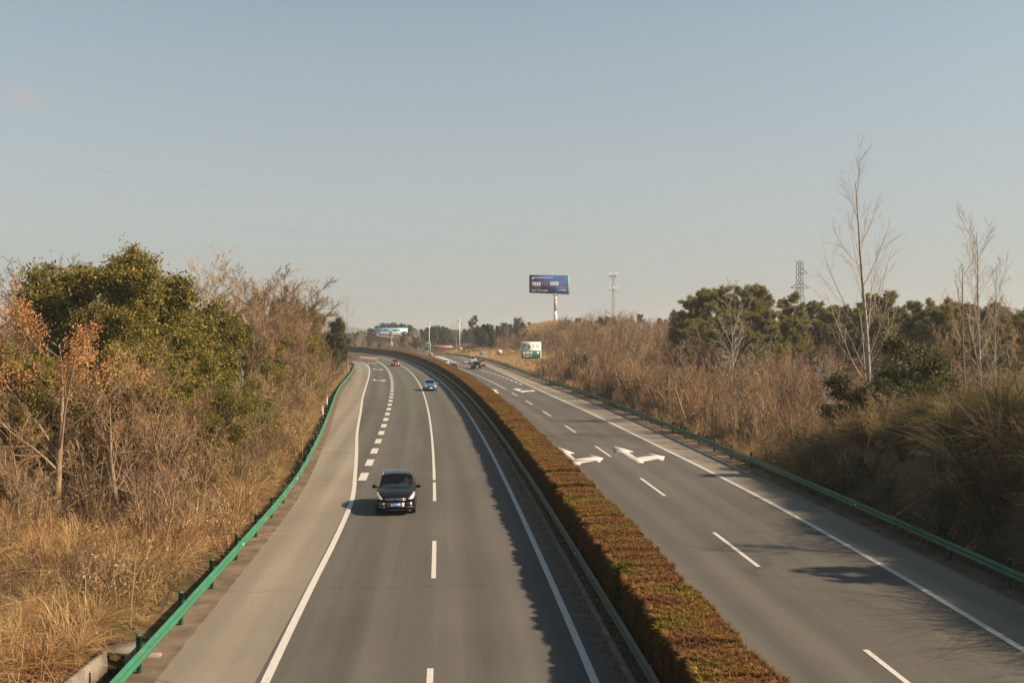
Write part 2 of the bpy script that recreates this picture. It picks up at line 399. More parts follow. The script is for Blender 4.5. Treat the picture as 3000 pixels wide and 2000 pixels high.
M['grass_dry'] = leafmat('grass_dry', [(0, (.2178, .1238, .0495)), (.4, (.3762, .2376, .1040)), (.8, (.5445, .3861, .1881)), (1, (.6732, .5346, .3267))], .3, .75, .15)
M['grass_gold'] = leafmat('grass_gold', [(0, (.2970, .1782, .0693)), (.5, (.4950, .3267, .1485)), (1, (.6336, .4752, .2574))], .3, .75, .15)
M['grass_bank_shaded'] = leafmat('grass_bank_shaded', [(0, (.0324, .0288, .0115)), (.5, (.0720, .0540, .0216)), (.9, (.1296, .0900, .0432)), (1, (.2448, .1800, .1008))], .3, .75, .25)  # darker grass: the shade of the bank is put into its colour
M['grass_rust'] = leafmat('grass_rust', [(0, (.1320, .0528, .0211)), (.5, (.2640, .1254, .0528)), (1, (.3960, .2244, .1056))], .3, .75, .15)
M['grass_orange'] = leafmat('grass_orange', [(0, (.30, .16, .06)), (.5, (.48, .29, .12)), (1, (.62, .43, .21))], .3, .75, .1)
M['grass_green'] = leafmat('grass_green', [(0, (.0693, .0742, .0198)), (1, (.1980, .1584, .0545))], .3, .75, .2)
def hedgemat():
    """clipped cypress in winter: rust, tan and olive drifts that run into each other, every sprig a little different"""
    m, nt, out = newmat('hedge_foliage'); N, L = nt.nodes, nt.links
    geo = N.new('ShaderNodeNewGeometry'); info = N.new('ShaderNodeObjectInfo')
    n1 = N.new('ShaderNodeTexNoise'); n1.inputs['Scale'].default_value = .6; n1.inputs['Detail'].default_value = 3; L.new(geo.outputs['Position'], n1.inputs['Vector'])
    n2 = N.new('ShaderNodeTexNoise'); n2.inputs['Scale'].default_value = 2.6; n2.inputs['Detail'].default_value = 3; L.new(geo.outputs['Position'], n2.inputs['Vector'])
    def ma(op, a, b):
        k = N.new('ShaderNodeMath'); k.operation = op
        for q, x in enumerate((a, b)):
            if isinstance(x, (int, float)): k.inputs[q].default_value = x
            else: L.new(x, k.inputs[q])
        return k.outputs[0]
    f = ma('ADD', ma('ADD', ma('MULTIPLY', n1.outputs['Fac'], 1.0), ma('MULTIPLY', n2.outputs['Fac'], .25)), ma('ADD', ma('MULTIPLY', info.outputs['Random'], .10), ma('ADD', ma('MULTIPLY', geo.outputs['Random Per Island'], .12), .235)))
    r = ramp_node(nt, [(.70, (.072, .084, .015)), (.80, (.155, .132, .030)), (.88, (.225, .155, .042)), (.95, (.245, .140, .048)), (1.0, (.205, .105, .048))]); L.new(f, r.inputs[0])
    v = N.new('ShaderNodeMapRange'); v.inputs['To Min'].default_value = .55; v.inputs['To Max'].default_value = 1.4; L.new(geo.outputs['Random Per Island'], v.inputs['Value'])
    sc = N.new('ShaderNodeVectorMath'); sc.operation = 'SCALE'; L.new(r.outputs[0], sc.inputs[0]); L.new(v.outputs[0], sc.inputs['Scale'])
    d = N.new('ShaderNodeBsdfDiffuse'); t = N.new('ShaderNodeBsdfTranslucent'); mx = N.new('ShaderNodeMixShader'); mx.inputs[0].default_value = .22
    L.new(sc.outputs[0], d.inputs['Color']); L.new(sc.outputs[0], t.inputs['Color']); L.new(d.outputs[0], mx.inputs[1]); L.new(t.outputs[0], mx.inputs[2]); L.new(mx.outputs[0], out.inputs[0])
    return m
HEDGE = [hedgemat()]
M['hedge_light_block'] = plain('hedge_light_block', (.035, .03, .012), .95, var=.4, scale=6, spec=.05)

# ------------------------------------------------------------------ road alignment (x as a function of y, metres)
def pchip(xs, ys):
    xs, ys = np.asarray(xs, float), np.asarray(ys, float)
    h = np.diff(xs); d = np.diff(ys) / h
    m = np.zeros(len(xs)); m[0], m[-1] = d[0], d[-1]
    for i in range(1, len(xs) - 1):
        w1, w2 = h[i - 1], h[i]
        m[i] = (d[i - 1] * w2 + d[i] * w1) / (w1 + w2)
    def f(x):
        x = np.asarray(x, float)
        i = np.clip(np.searchsorted(xs, x) - 1, 0, len(xs) - 2)
        t = (x - xs[i]) / h[i]
        t2, t3 = t * t, t * t * t
        r = (2 * t3 - 3 * t2 + 1) * ys[i] + (t3 - 2 * t2 + t) * h[i] * m[i] + (-2 * t3 + 3 * t2) * ys[i + 1] + (t3 - t2) * h[i] * m[i + 1]
        r = np.where(x < xs[0], ys[0] + m[0] * (x - xs[0]), r)
        return np.where(x > xs[-1], ys[-1] + m[-1] * (x - xs[-1]), r)
    return f
def polyline(c, y1, k):
    c = np.asarray(c)
    dc = np.polyder(c)
    def f(y):
        y = np.asarray(y, float); t = np.minimum(np.maximum(y, 12), y1) / 100
        r = np.polyval(c, t) + np.polyval(dc, t) / 100 * (y - t * 100)
        return r - k / 2 * np.maximum(y - y1, 0) ** 2
    return f
R_edge = polyline([0.0693, -0.5588, -1.2128, -6.1947, 3.5357], 280, .0030)      # inner edge line of the near carriageway
_lane = polyline([-0.2452, 0.8667, -3.0899, -5.2846, -0.5328], 285, .0030)
L_lane = _lane
L_dec = polyline([-0.3362, 1.4845, -4.3645, -4.404, -4.7401], 262, .0030)
L_edge = pchip([5, 24.4, 28.3, 33.1, 38.4, 43.6, 49.1, 52.6, 56.2, 68.3, 79.1, 101.7, 122.1, 143.7, 170.7, 198.5, 219.4, 238.8, 253.7, 261, 268],
               [-4.4, -5.92, -6.22, -6.57, -6.93, -7.33, -7.83, -8.27, -8.79, -10.56, -12.2, -15.3, -18.12, -20.9, -24.35, -28.1, -31.2, -34.7, -38.3, -41.0, -45.0])
L_rail = pchip([5, 22.2, 27.9, 35.5, 46.8, 54.6, 65.5, 80, 91.8, 104, 117.3, 130, 142.8, 160.4, 184.4, 206.9, 222, 234],
               [-7.6, -8.74, -9.16, -9.74, -10.66, -11.5, -12.95, -15.0, -16.75, -18.6, -20.6, -22.4, -24.05, -26.2, -29.3, -32.5, -35.2, -38.6])
R_lane = polyline([-0.5198, 2.2273, -5.8075, -2.9071, 10.3961], 214, .0011)
RR_edge = pchip([0, 26, 33, 38.8, 46.7, 57.6, 73.2, 104.9, 118, 132, 159.5, 179, 201.3, 229.8, 270.7, 283.3, 300.8, 330, 360],
                [14.0, 13.42, 13.27, 13.03, 12.62, 11.8, 10.35, 7.3, 5.85, 4.33, 1.5, -.45, -2.8, -6.0, -11.5, -13.6, -16.9, -24, -33])
RR_rail = pchip([0, 31.3, 37.1, 43.9, 52.2, 62.1, 78.3, 100, 125, 138.4, 154.9, 177.1, 210, 248.6, 268.3, 282.9, 297.8, 330, 360],
                [17.2, 15.97, 15.68, 15.3, 14.78, 14.05, 12.85, 11.1, 8.75, 7.1, 5.2, 2.75, -.75, -5.2, -8.3, -11.2, -14.9, -24.0, -33.5])
M_rail = lambda y: R_edge(y) + 1.08
H_left = lambda y: R_edge(y) + 1.24
H_right = lambda y: R_edge(y) + 2.70 + .003 * np.asarray(y, float)

# ------------------------------------------------------------------ terrain
def terrain(x, y):
    x, y = np.asarray(x, float), np.asarray(y, float)
    ol = L_rail(np.minimum(y, 240)) - x; orr = x - RR_rail(np.minimum(y, 345))
    # left: level near the camera, a cut bank from 90 m to 250 m, then falling to the far plain
    near = .35 * smooth01(ol, 2, 6) + .05 * np.maximum(ol - 5, 0) * (ol < 60) + (ol >= 60) * 2.75
    bank = 3.6 * smooth01(ol, .9, 7) + .03 * np.clip(ol - 6, 0, 60)
    wb = smooth01(y, 85, 140) * (1 - smooth01(y, 232, 262))
    zl = near * (1 - wb) + bank * wb
    ditch = -.55 * np.exp(-((ol - 1.15) / .45) ** 2) * (1 - smooth01(y, 60, 90))
    zl = np.where(ol > .1, zl + ditch, 0) * (1 - .85 * smooth01(y, 245, 330)) - 2.0 * smooth01(y, 380, 480) * smooth01(ol, -5, 20)
    # right: steep bank by the camera, low thicket ground, then a hill that carries the tall billboard
    b1 = (4.1 * smooth01(orr, .6, 3.9) + .03 * np.clip(orr - 4, 0, 40)) * (1 - smooth01(y, 47, 62)) * smooth01(y, -60, -20)
    amp = np.interp(y, [40, 60, 100, 150, 200, 260, 330, 420, 520], [1.5, 2.2, 2.8, 4.2, 5.4, 7.6, 7.8, 5.0, 2.0])
    b2 = amp * smooth01(orr, np.interp(y, [60, 140, 190, 230, 300], [3, 1.5, 1.0, 4.0, 3.0]), np.interp(y, [60, 140, 200, 300], [45, 28, 24, 34]))
    mound = 2.3 * np.exp(-(((x - 14.2) / 9) ** 2 + ((y - 333) / 12) ** 2))
    zr = np.where(orr > .1, np.maximum(b1, b2) + mound, 0) * (1 - .6 * smooth01(orr, 90, 220))
    z = np.where(ol > .1, zl, np.where(orr > .1, zr, 0))
    z = z + smooth01(orr, .8, 3) * (1 - smooth01(y, 50, 66)) * (.32 * np.sin(x * 1.3 + y * .7) * np.sin(y * .9 - x * .4) + .2 * np.sin(x * 2.3 - y * 1.7))
    z = z + (np.sin(x * .31 + y * .17) * .14 + np.sin(x * .13 - y * .23) * .2) * smooth01(np.maximum(ol, orr), 3, 12)
    far = smooth01(np.hypot(x, y), 700, 2600)
    return z * (1 - far) + far * (6 * np.sin(x * .0011 + 1) * np.sin(y * .0013) - 2)
def gz(x, y): return float(terrain(x, y))

def axis(lo, hi, step, far):
    a = np.arange(lo, hi + .01, step); out, s, p = [], step, hi
    while p < far: s *= 1.25; p += s; out.append(p)
    neg, s, p = [], step, lo
    while p > -far: s *= 1.25; p -= s; neg.append(p)
    return np.array(neg[::-1] + list(a) + out)
gx, gy = axis(-90, 130, 1.4, 7000), axis(-20, 430, 2.2, 7000)
X, Y = np.meshgrid(gx, gy)
ol, orr = L_rail(np.minimum(Y, 240)) - X, X - RR_rail(np.minimum(Y, 345))
Z = terrain(X, Y)
corr = (ol < .1) & (orr < .1)                 # below the pavement
Z = np.where(corr, -.12, Z)
nx, ny = len(gx), len(gy)
idx = np.arange(nx * ny).reshape(ny, nx)
quads = np.stack([idx[:-1, :-1], idx[:-1, 1:], idx[1:, 1:], idx[1:, :-1]], -1).reshape(-1, 4)
g = Geo().add(np.stack([X, Y, Z], -1), quads)
tag(obj('ground', g.mesh('ground', True), M['ground']), kind='structure')

# far hills on the horizon
def hill_ridge(x0, x1, y, h, seed):
    r = np.random.default_rng(seed); n = 60
    xs = np.linspace(x0, x1, n); t = np.linspace(0, 1, n)
    prof = h * np.sin(PI * t) ** .7 * (1 + .25 * np.sin(t * 9 + seed) + .12 * np.sin(t * 23 + seed * 2))
    g = Geo(); rows = []
    for k, (dy, f) in enumerate(((-220, 0), (-120, .55), (0, 1), (160, .6), (300, 0))):
        rows.append(np.stack([xs, np.full(n, y + dy), np.maximum(prof * f * (1 + .1 * r.standard_normal(n) * (f > 0)), 0) - 8], -1))
    i = np.arange(5 * n).reshape(5, n)
    g.add(np.concatenate(rows), np.stack([i[:-1, :-1], i[:-1, 1:], i[1:, 1:], i[1:, :-1]], -1).reshape(-1, 4))
    return g
M['hill'] = plain('wooded_hill', (.075, .085, .05), .95, var=.35, scale=.02, spec=.05)
for a in ((300, 1500, 1900, 46, 3), (700, 2300, 2600, 50, 5), (-1500, -200, 2400, 38, 8)):
    tag(obj('hill', hill_ridge(*a).mesh('hill', True), M['hill']), kind='structure')

# ------------------------------------------------------------------ pavement
def strip(name, fa, fb, y0, y1, z, mat, step=2.0, thick=0.0, cols=1):
    ys = np.arange(y0, y1 + step * .5, step)
    a, b = fa(ys), fb(ys)
    rows = [np.stack([a + (b - a) * k / cols, ys, np.full(len(ys), z)], -1) for k in range(cols + 1)]
    n = len(ys); g = Geo()
    i = np.arange((cols + 1) * n).reshape(cols + 1, n)
    g.add(np.concatenate(rows), np.stack([i[:-1, :-1], i[1:, :-1], i[1:, 1:], i[:-1, 1:]], -1).reshape(-1, 4))
    if thick:
        lo = rows[0].copy(); lo[:, 2] -= thick; hi = rows[-1].copy(); hi[:, 2] -= thick
        for p, q2 in ((lo, rows[0]), (rows[-1], hi)):
            v = np.concatenate([p, q2]); k = np.arange(n - 1)
            g.add(v, np.stack([k, k + n, k + n + 1, k + 1], -1))
    me = g.mesh(name); uvl = me.uv_layers.new(name='lane')
    vi = np.zeros(len(me.loops), np.int32); me.loops.foreach_get('vertex_index', vi)
    co = np.zeros(len(me.vertices) * 3, np.float32); me.vertices.foreach_get('co', co); co = co.reshape(-1, 3)[vi]
    uvl.data.foreach_set('uv', np.stack([co[:, 0] - R_edge(co[:, 1]), co[:, 1]], -1).astype(np.float32).ravel())
    return obj(name, me, mat)
off = lambda f, d: (lambda y: f(y) + d)
def clampf(f, lim): return lambda y: f(np.minimum(y, lim)) if True else None
L_pave_out = lambda y: np.where(y < 234, L_rail(y), L_edge(np.minimum(y, 268)) - 3.0 - .9 * np.maximum(y - 250, 0)) + .35
road_left = strip('road', lambda y: np.minimum(L_edge(np.minimum(y, 268)), L_dec(y)) - .1, off(R_edge, .8), -30, 420, 0.0, M['asphalt'])
tag(road_left, kind='structure')
tag(strip('road', off(H_right, -.2), off(RR_edge, .1), -30, 360, 0.0, M['asphalt']), kind='structure')
tag(strip('hard_shoulder', L_pave_out, off(L_edge, -.1), -30, 268, -.004, M['asphalt_shoulder']), kind='structure')
tag(strip('hard_shoulder', off(RR_edge, .1), off(RR_rail, -.35), -30, 350, -.004, M['asphalt_shoulder']), kind='structure')
tag(strip('resurfaced_lane', off(L_dec, .32), off(L_lane, -.2), 99, 300, .004, M['asphalt_patch']), kind='structure')
tag(strip('road_edging', off(L_rail, -.45), off(L_rail, .36), 5, 234, .035, M['edging'], thick=.3), kind='structure')
tag(strip('road_edging', off(RR_rail, -.36), off(RR_rail, .5), 5, 330, .035, M['edging'], thick=.3), kind='structure')
tag(strip('median_bed', off(R_edge, .93), off(H_right, -.05), 5, 400, .05, M['dirt'], thick=.15), kind='structure')
tag(strip('kerb', off(R_edge, .80), off(R_edge, .93), 5, 400, .09, M['concrete'], thick=.12), kind='structure')
tag(strip('kerb', off(H_right, -.05), off(H_right, .1), 5, 320, .09, M['concrete'], thick=.12), kind='structure')
# concrete gore between the main line and the service-area slip road on the right, and the gore on the left
def sheet(name, pts, z, mat):
    g = Geo(); g.prism([(p[0], p[1]) for p in pts], z - .02, z)
    return obj(name, g, mat)
gore = [gnd(x, y) for x, y in ((1255.7, 1043), (1274.8, 1042), (1296.5, 1045), (1345, 1062.9), (1313, 1061), (1291, 1054), (1264, 1047))]
tag(sheet('gore_pavement', gore, .006, M['gore_concrete']), kind='structure')
gore2 = [gnd(x, y) for x, y in ((1106, 1058.6), (1085, 1058.5), (1060, 1055), (1036, 1052), (1036, 1047), (1060, 1050), (1085, 1054), (1100, 1056.5))]
tag(sheet('gore_pavement', gore2, .006, M['gore_concrete']), kind='structure')
ramp = [gnd(x, y) for x, y in ((1060, 1061), (1036, 1058), (1000, 1056), (1000, 1049), (1036, 1050), (1062, 1054), (1100, 1059))]
tag(sheet('slip_road', ramp, -.002, M['asphalt']), kind='structure')
service_yard = [(-26, 330), (-70, 345), (-120, 400), (-90, 470), (-20, 470), (-14, 360), (-16, 300)]

# ------------------------------------------------------------------ painted markings
PZ = .009
def line_strip(f, y0, y1, w, step=2.0):
    n = max(2, int(round((y1 - y0) / step)) + 1); ys = np.linspace(y0, y1, n)
    x = f(ys); t = np.stack([np.gradient(x, ys), np.ones(n)], -1); t /= np.linalg.norm(t, axis=1)[:, None]
    nrm = np.stack([t[:, 1], -t[:, 0]], -1)
    a = np.stack([x - nrm[:, 0] * w / 2, ys - nrm[:, 1] * w / 2, np.full(n, PZ)], -1)
    b = np.stack([x + nrm[:, 0] * w / 2, ys + nrm[:, 1] * w / 2, np.full(n, PZ)], -1)
    k = np.arange(n - 1)
    return np.concatenate([a, b]), np.stack([k, k + n, k + n + 1, k + 1], -1)
def marking(name, label, items, par=None):
    g = Geo()
    for it in items: g.add(*line_strip(*it))
    o = obj(name, g, M['paint']); return tag(o, label, 'road marking')
def dashes(name, label, f, starts, length, w):
    t = thing(name, label, 'road marking', (float(f(starts[0])), starts[0], 0))
    for s in starts:
        g = Geo(); v, q = line_strip(f, s, s + length, w); v = v - np.array([float(f(starts[0])), starts[0], 0])
        obj('dash', g.add(v, q), M['paint'], t)
marking('edge_line', 'solid white line along the left hard shoulder', [(L_edge, -20, 262, .22)])
marking('edge_line', 'solid white line beside the hedge on the near carriageway', [(R_edge, -20, 395, .2)])
marking('edge_line', 'solid white line along the right hard shoulder', [(RR_edge, -20, 330, .22)])
marking('edge_line', 'white line at the foot of the hedge on the far carriageway', [(off(H_right, .55), -20, 330, .2)])
marking('lane_line', 'solid white lane line running past the blue car on the near carriageway', [(L_lane, 55.9, 296, .16)])
marking('lane_line', 'solid white lane line ahead of the black car driving away', [(R_lane, 139.5, 262, .16)])
dashes('broken_lane_line', 'broken white lane line near the dark car facing the camera', L_lane, [3.9, 18.85, 33.85, 49.05], 6.0, .16)
dashes('broken_lane_line', 'broken white lane line of the carriageway right of the hedge', R_lane, [5.3, 20.3, 35.5, 50.6, 66.1, 81.3, 96.5, 111.3, 125.8], 6.0, .16)
dashes('wide_broken_line', 'closely spaced broad white dashes beside the merging lane', L_dec, [55.7 + 6.0 * k for k in range(34)], 3.0, .46)
dashes('wide_broken_line', 'closely spaced broad white dashes before the service area exit', lambda y: R_lane(y) + np.interp(y, [150, 175, 260], [3.75, 3.72, 3.55]),
       [151.2 + 5.4 * k for k in range(19)], 2.7, .42)
dashes('broken_lane_line', 'short broken white line far off where the road bends behind the trees', L_lane, [300, 315, 330, 345], 6.0, .16)
def flat_poly(name, label, pix, m=None):
    pts = [gnd(*p) for p in pix]; c = sum(pts, Vector()) / len(pts)
    g = Geo(); g.prism([(p.x - c.x, p.y - c.y) for p in pts], -.004, PZ + .002)
    tag(obj(name, g, m or M['paint'], loc=(c.x, c.y, 0)), label, 'road marking')
A1 = [(95, 120), (420, 246), (315, 250), (430, 360), (730, 310), (680, 262), (968, 338), (884, 432), (825, 382), (515, 435), (535, 462), (405, 465), (330, 390), (230, 265), (60, 262), (75, 180)]
A2 = [(1167, 98), (1548, 213), (1440, 222), (1600, 328), (1880, 282), (1805, 230), (2143, 308), (2105, 395), (2005, 350), (1720, 402), (1745, 428), (1600, 432), (1310, 226), (1172, 228), (1160, 165)]
A3 = [(1185, 268), (1555, 322), (1415, 332), (1520, 388), (1930, 368), (1855, 335), (2168, 375), (2065, 424), (1985, 402), (1640, 435), (1610, 455), (1465, 452), (1255, 345), (1100, 350)]
A4 = [(110, 296), (465, 352), (320, 362), (495, 488), (345, 488), (180, 372), (20, 372)]
flat_poly('painted_arrow', 'white forked arrow half hidden by the hedge top in the near view', [(1620 + x * .15306, 1290 + y * .15306) for x, y in A1])
flat_poly('painted_arrow', 'large white forked arrow in the lane beside the right shoulder', [(1620 + x * .15306, 1290 + y * .15306) for x, y in A2])
flat_poly('painted_arrow', 'smaller distant white forked arrow beside the exit dashes', [(1430 + x * .06378, 1120 + y * .06378) for x, y in A3])
flat_poly('painted_arrow', 'distant white straight arrow tip peeking past the hedge', [(1430 + x * .06378, 1120 + y * .06378) for x, y in A4])
def merge_arrow(label, x0, x1, y, s):
    P = lambda x, dy: (x, y + dy * s)
    w = x1 - x0
    flat_poly('painted_arrow', label, [P(x0, 1), P(x0 + .02 * w, -3.6), P(x0 + .22 * w, -3.6), P(x0 + .2 * w, -.6), P(x0 + .74 * w, -.4), P(x0 + .74 * w, -1.6), P(x1, .5), P(x0 + .71 * w, 2.4), P(x0 + .71 * w, 1.2)])
merge_arrow('white sideways merge arrow nearest the camera in the merging lane', 1090.5, 1132, 1114, 1.0)
merge_arrow('middle white sideways merge arrow in the merging lane', 1091, 1123, 1082, .72)
merge_arrow('farthest white sideways merge arrow in the merging lane', 1076, 1105.5, 1064.2, .5)
flat_poly('painted_arrow', 'pale arrow on the slip road beside the white minivan', [(1356, 1059.2), (1366, 1057.6), (1366, 1058.4), (1372, 1059), (1371, 1060.2), (1364, 1060), (1364, 1060.6)])

# ------------------------------------------------------------------ guardrails: W-beam panels on round posts
W_PROF = [(0, -.155), (.022, -.142), (.083, -.105), (.083, -.055), (.006, -.018), (.006, .018), (.083, .055), (.083, .105), (.022, .142), (0, .155)]
def beam_mesh(length):
    g = Geo(); n = len(W_PROF)
    for inset in (0.0, -.006):            # two skins, so that the sheet steel has a thickness
        v = [(p[0] + inset, y, p[1]) for y in (0, length) for p in W_PROF]
        q = [[i, i + 1, n + i + 1, n + i] for i in range(n - 1)]
        g.add(v, q)
    return g.mesh('beam', False)
def splice_mesh():
    g = Geo(); n = len(W_PROF)
    v = [(p[0], y, p[1] * 1.015) for y in (-.17, .17) for p in W_PROF]
    g.add(v, [[i, i + 1, n + i + 1, n + i] for i in range(n - 1)])
    for y in (-.11, 0, .11):
        for z in (-.08, .08): g.lathe([(.0, .018), (.014, .016), (.018, .0)], 6, 'x', (.083, y, z))
    return g.mesh('splice', False)
def post_mesh():
    g = Geo(); g.lathe([(0, .99), (.05, .985), (.072, .965), (.072, .94), (.066, .94), (.066, -.3)], 12)
    return g.mesh('post', True)
def block_mesh():
    g = Geo(); g.box((0, 0, 0), (.16, .18, .2)); g.box((.0, 0, 0), (.19, .08, .12)); return g.mesh('spacer', False)
def guardrail(name, label, f, y0, y1, side, beam_mat, post_mat, zc=.62, post_h=1.0):
    """side +1: the road lies towards +x; posts every 4 m stand behind the beam"""
    ys = [y0]
    while ys[-1] < y1:
        s = (float(f(ys[-1] + .5)) - float(f(ys[-1] - .5)))
        ys.append(ys[-1] + 4.0 / math.sqrt(1 + s * s))
    org = Vector((float(f(y0)), y0, 0))
    t = thing(name, label, 'guardrail', org)
    bm, pm, sm = beam_mesh(4.0), post_mesh(), block_mesh()
    jm = splice_mesh(); jm.materials.append(beam_mat)
    bm.materials.append(beam_mat); pm.materials.append(post_mat); sm.materials.append(post_mat)
    rng = random.Random(len(label))
    rf = Geo().prism([(-.06, -.05), (.06, -.05), (.06, .05), (-.06, .05)], 0, .02, Matrix.Rotation(PI / 2, 4, 'X')).mesh('reflector'); rf.materials.append(M['sign_white'])
    for i, y in enumerate(ys[:-1]):
        p = Vector((float(f(y)), y, 0)); q = Vector((float(f(ys[i + 1])), ys[i + 1], 0))
        d = q - p; a = math.atan2(-d.x, d.y)
        if side > 0:
            b = obj('beam', bm, None, t, loc=p - org + Vector((0, 0, zc + rng.uniform(-.008, .008))), rot=(0, 0, a - .001))
        else:
            b = obj('beam', bm, None, t, loc=q - org + Vector((0, 0, zc + rng.uniform(-.008, .008))), rot=(0, 0, a + PI - .001))
        b.scale = (1, (d.length + .012) / 4.0, 1)
        nrm = Vector((math.cos(a), math.sin(a), 0)) * side
        obj('splice', jm, None, t, loc=b.location + nrm * .007, rot=b.rotation_euler)
        obj('post', pm, None, t, loc=p - org - nrm * .19, rot=(rng.uniform(-.015, .015), rng.uniform(-.015, .015), 0), scale=(1, 1, post_h))
        obj('spacer', sm, None, t, loc=p - org - nrm * .09 + Vector((0, 0, zc)), rot=(0, 0, a))
        if i % 4 == 2: obj('reflector', rf, None, t, loc=p - org + nrm * .02 + Vector((0, 0, zc)), rot=(0, 0, a + (PI if side < 0 else 0)))
    return t
guardrail('guardrail', 'green steel guardrail along the left hard shoulder below the thicket', L_rail, 12.5, 231, 1, M['rail_green'], M['post_green'])
guardrail('guardrail', 'green steel guardrail along the right shoulder below the grassy bank', RR_rail, 20.5, 318, -1, M['rail_green'], M['post_green'])
M['rail_worn_shaded'] = plain('rail_worn_shaded_green', (.025, .058, .042), .6, .0, var=.3, scale=.8, dirt=(.07, .08, .068))  # worn green, darkened further so the shaded beam shows less sky light
guardrail('guardrail', 'weathered guardrail in the shade on the left side of the median hedge', M_rail, 11, 385, -1, M['rail_worn_shaded'], M['rail_worn_shaded'], zc=.6, post_h=.70)

# ------------------------------------------------------------------ plant growing
def norm(a): return a / (np.linalg.norm(a, axis=-1, keepdims=True) + 1e-9)
def perp(d, rng):
    r = rng.standard_normal(d.shape); r -= (r * d).sum(-1, keepdims=True) * d
    return norm(r)
def interp_line(P, t):
    """points and tangents at parameter t (B,k) along polylines P (B,n,3)"""
    B, n, _ = P.shape
    x = np.clip(t, 0, .9999) * (n - 1); i = x.astype(int); f = (x - i)[..., None]
    b = np.arange(B)[:, None]
    a, c = P[b, i], P[b, i + 1]
    return a + (c - a) * f, norm(c - a), i, f
def run_lines(p, d, length, n, up, wander, rng):
    pts = [p]; step = (length / (n - 1))[:, None]
    for k in range(n - 1):
        d = norm(d + np.array([0, 0, up]) + wander * rng.standard_normal(d.shape))
        p = p + d * step; pts.append(p)
    return np.stack(pts, 1)
def grow(par, k, t0, t1, ang, ratio, n, up, wander, rr, rng, shape=.5, rmin=.004, tip=.35, spread=.25):
    P, R, Lh = par
    B = len(P)
    t = t0 + (t1 - t0) * (np.arange(k)[None] + rng.random((B, k))) / k
    p, tan, i, f = interp_line(P, t)
    b = np.arange(B)[:, None]
    r = R[b, i] * (1 - f[..., 0]) + R[b, np.minimum(i + 1, R.shape[1] - 1)] * f[..., 0]
    a = ang * (1 + spread * rng.standard_normal((B, k)))[..., None]
    d = np.cos(a) * tan + np.sin(a) * perp(tan, rng)
    Ln = ratio * Lh[:, None] * (1 - shape * t) * rng.uniform(.65, 1.25, (B, k))
    p, d, Ln, r = p.reshape(-1, 3), d.reshape(-1, 3), Ln.ravel(), r.ravel()
    Q = run_lines(p, norm(d), Ln, n, up, wander, rng)
    r0 = np.maximum(r * rr, rmin)
    RR = r0[:, None] * np.linspace(1, tip, n)[None]
    return Q, RR, Ln
def tubes(g, lev, sides):
    P, R, _ = lev; B, n, _ = P.shape
    d = norm(P[:, -1] - P[:, 0]); ref = np.where(np.abs(d[:, :1]) < .8, np.array([[1., 0, 0]]), np.array([[0, 1., 0]]))
    u = norm(np.cross(d, ref)); w = np.cross(d, u)
    a = np.arange(sides) * 2 * PI / sides
    ring = np.cos(a)[None, :, None] * u[:, None] + np.sin(a)[None, :, None] * w[:, None]
    v = P[:, :, None] + R[:, :, None, None] * ring[:, None]
    base = (np.arange(B) * n * sides)[:, None, None]
    i = np.arange(n - 1)[None, :, None] * sides; j = np.arange(sides)[None, None]; j2 = (j + 1) % sides
    q = np.stack([base + i + j, base + i + j2, base + i + sides + j2, base + i + sides + j], -1)
    g.add(v.reshape(-1, 3), q.reshape(-1, 4))
def leaves(g, c, size, rng, aspect=.5, flat=0.0, droop=0.0):
    n = len(c)
    d = rng.standard_normal((n, 3)); d[:, 2] = d[:, 2] * (1 - flat) - droop; d = norm(d)
    u = perp(d, rng)
    s = (size * rng.uniform(.6, 1.3, n))[:, None]
    v = np.stack([c - d * s, c + u * s * aspect, c + d * s, c - u * s * aspect], 1)
    g.add(v.reshape(-1, 3), np.arange(4 * n).reshape(-1, 4))
def blades(g, base, h, lean, width, rng, n=4, az=None, bendpow=2.0):
    B = len(base)
    az = rng.uniform(0, 2 * PI, B) if az is None else az
    out = np.stack([np.cos(az), np.sin(az), np.zeros(B)], -1)
    side = np.stack([-np.sin(az), np.cos(az), np.zeros(B)], -1)
    t = np.linspace(0, 1, n)
    hh = h[:, None]; ll = lean[:, None]
    x = hh * ll * t[None] ** bendpow
    z = hh * (t[None] - .42 * np.minimum(ll, 1.6) * t[None] ** 3)
    c = base[:, None] + out[:, None] * x[..., None] + np.array([0, 0, 1.])[None, None] * z[..., None]
    w = (width[:, None] * (1 - .85 * t[None]))[..., None] / 2
    v = np.stack([c - side[:, None] * w, c + side[:, None] * w], 2)        # B,n,2,3
    b = (np.arange(B) * n * 2)[:, None]; i = np.arange(n - 1)[None] * 2
    q = np.stack([b + i, b + i + 1, b + i + 3, b + i + 2], -1)
    g.add(v.reshape(-1, 3), q.reshape(-1, 4))

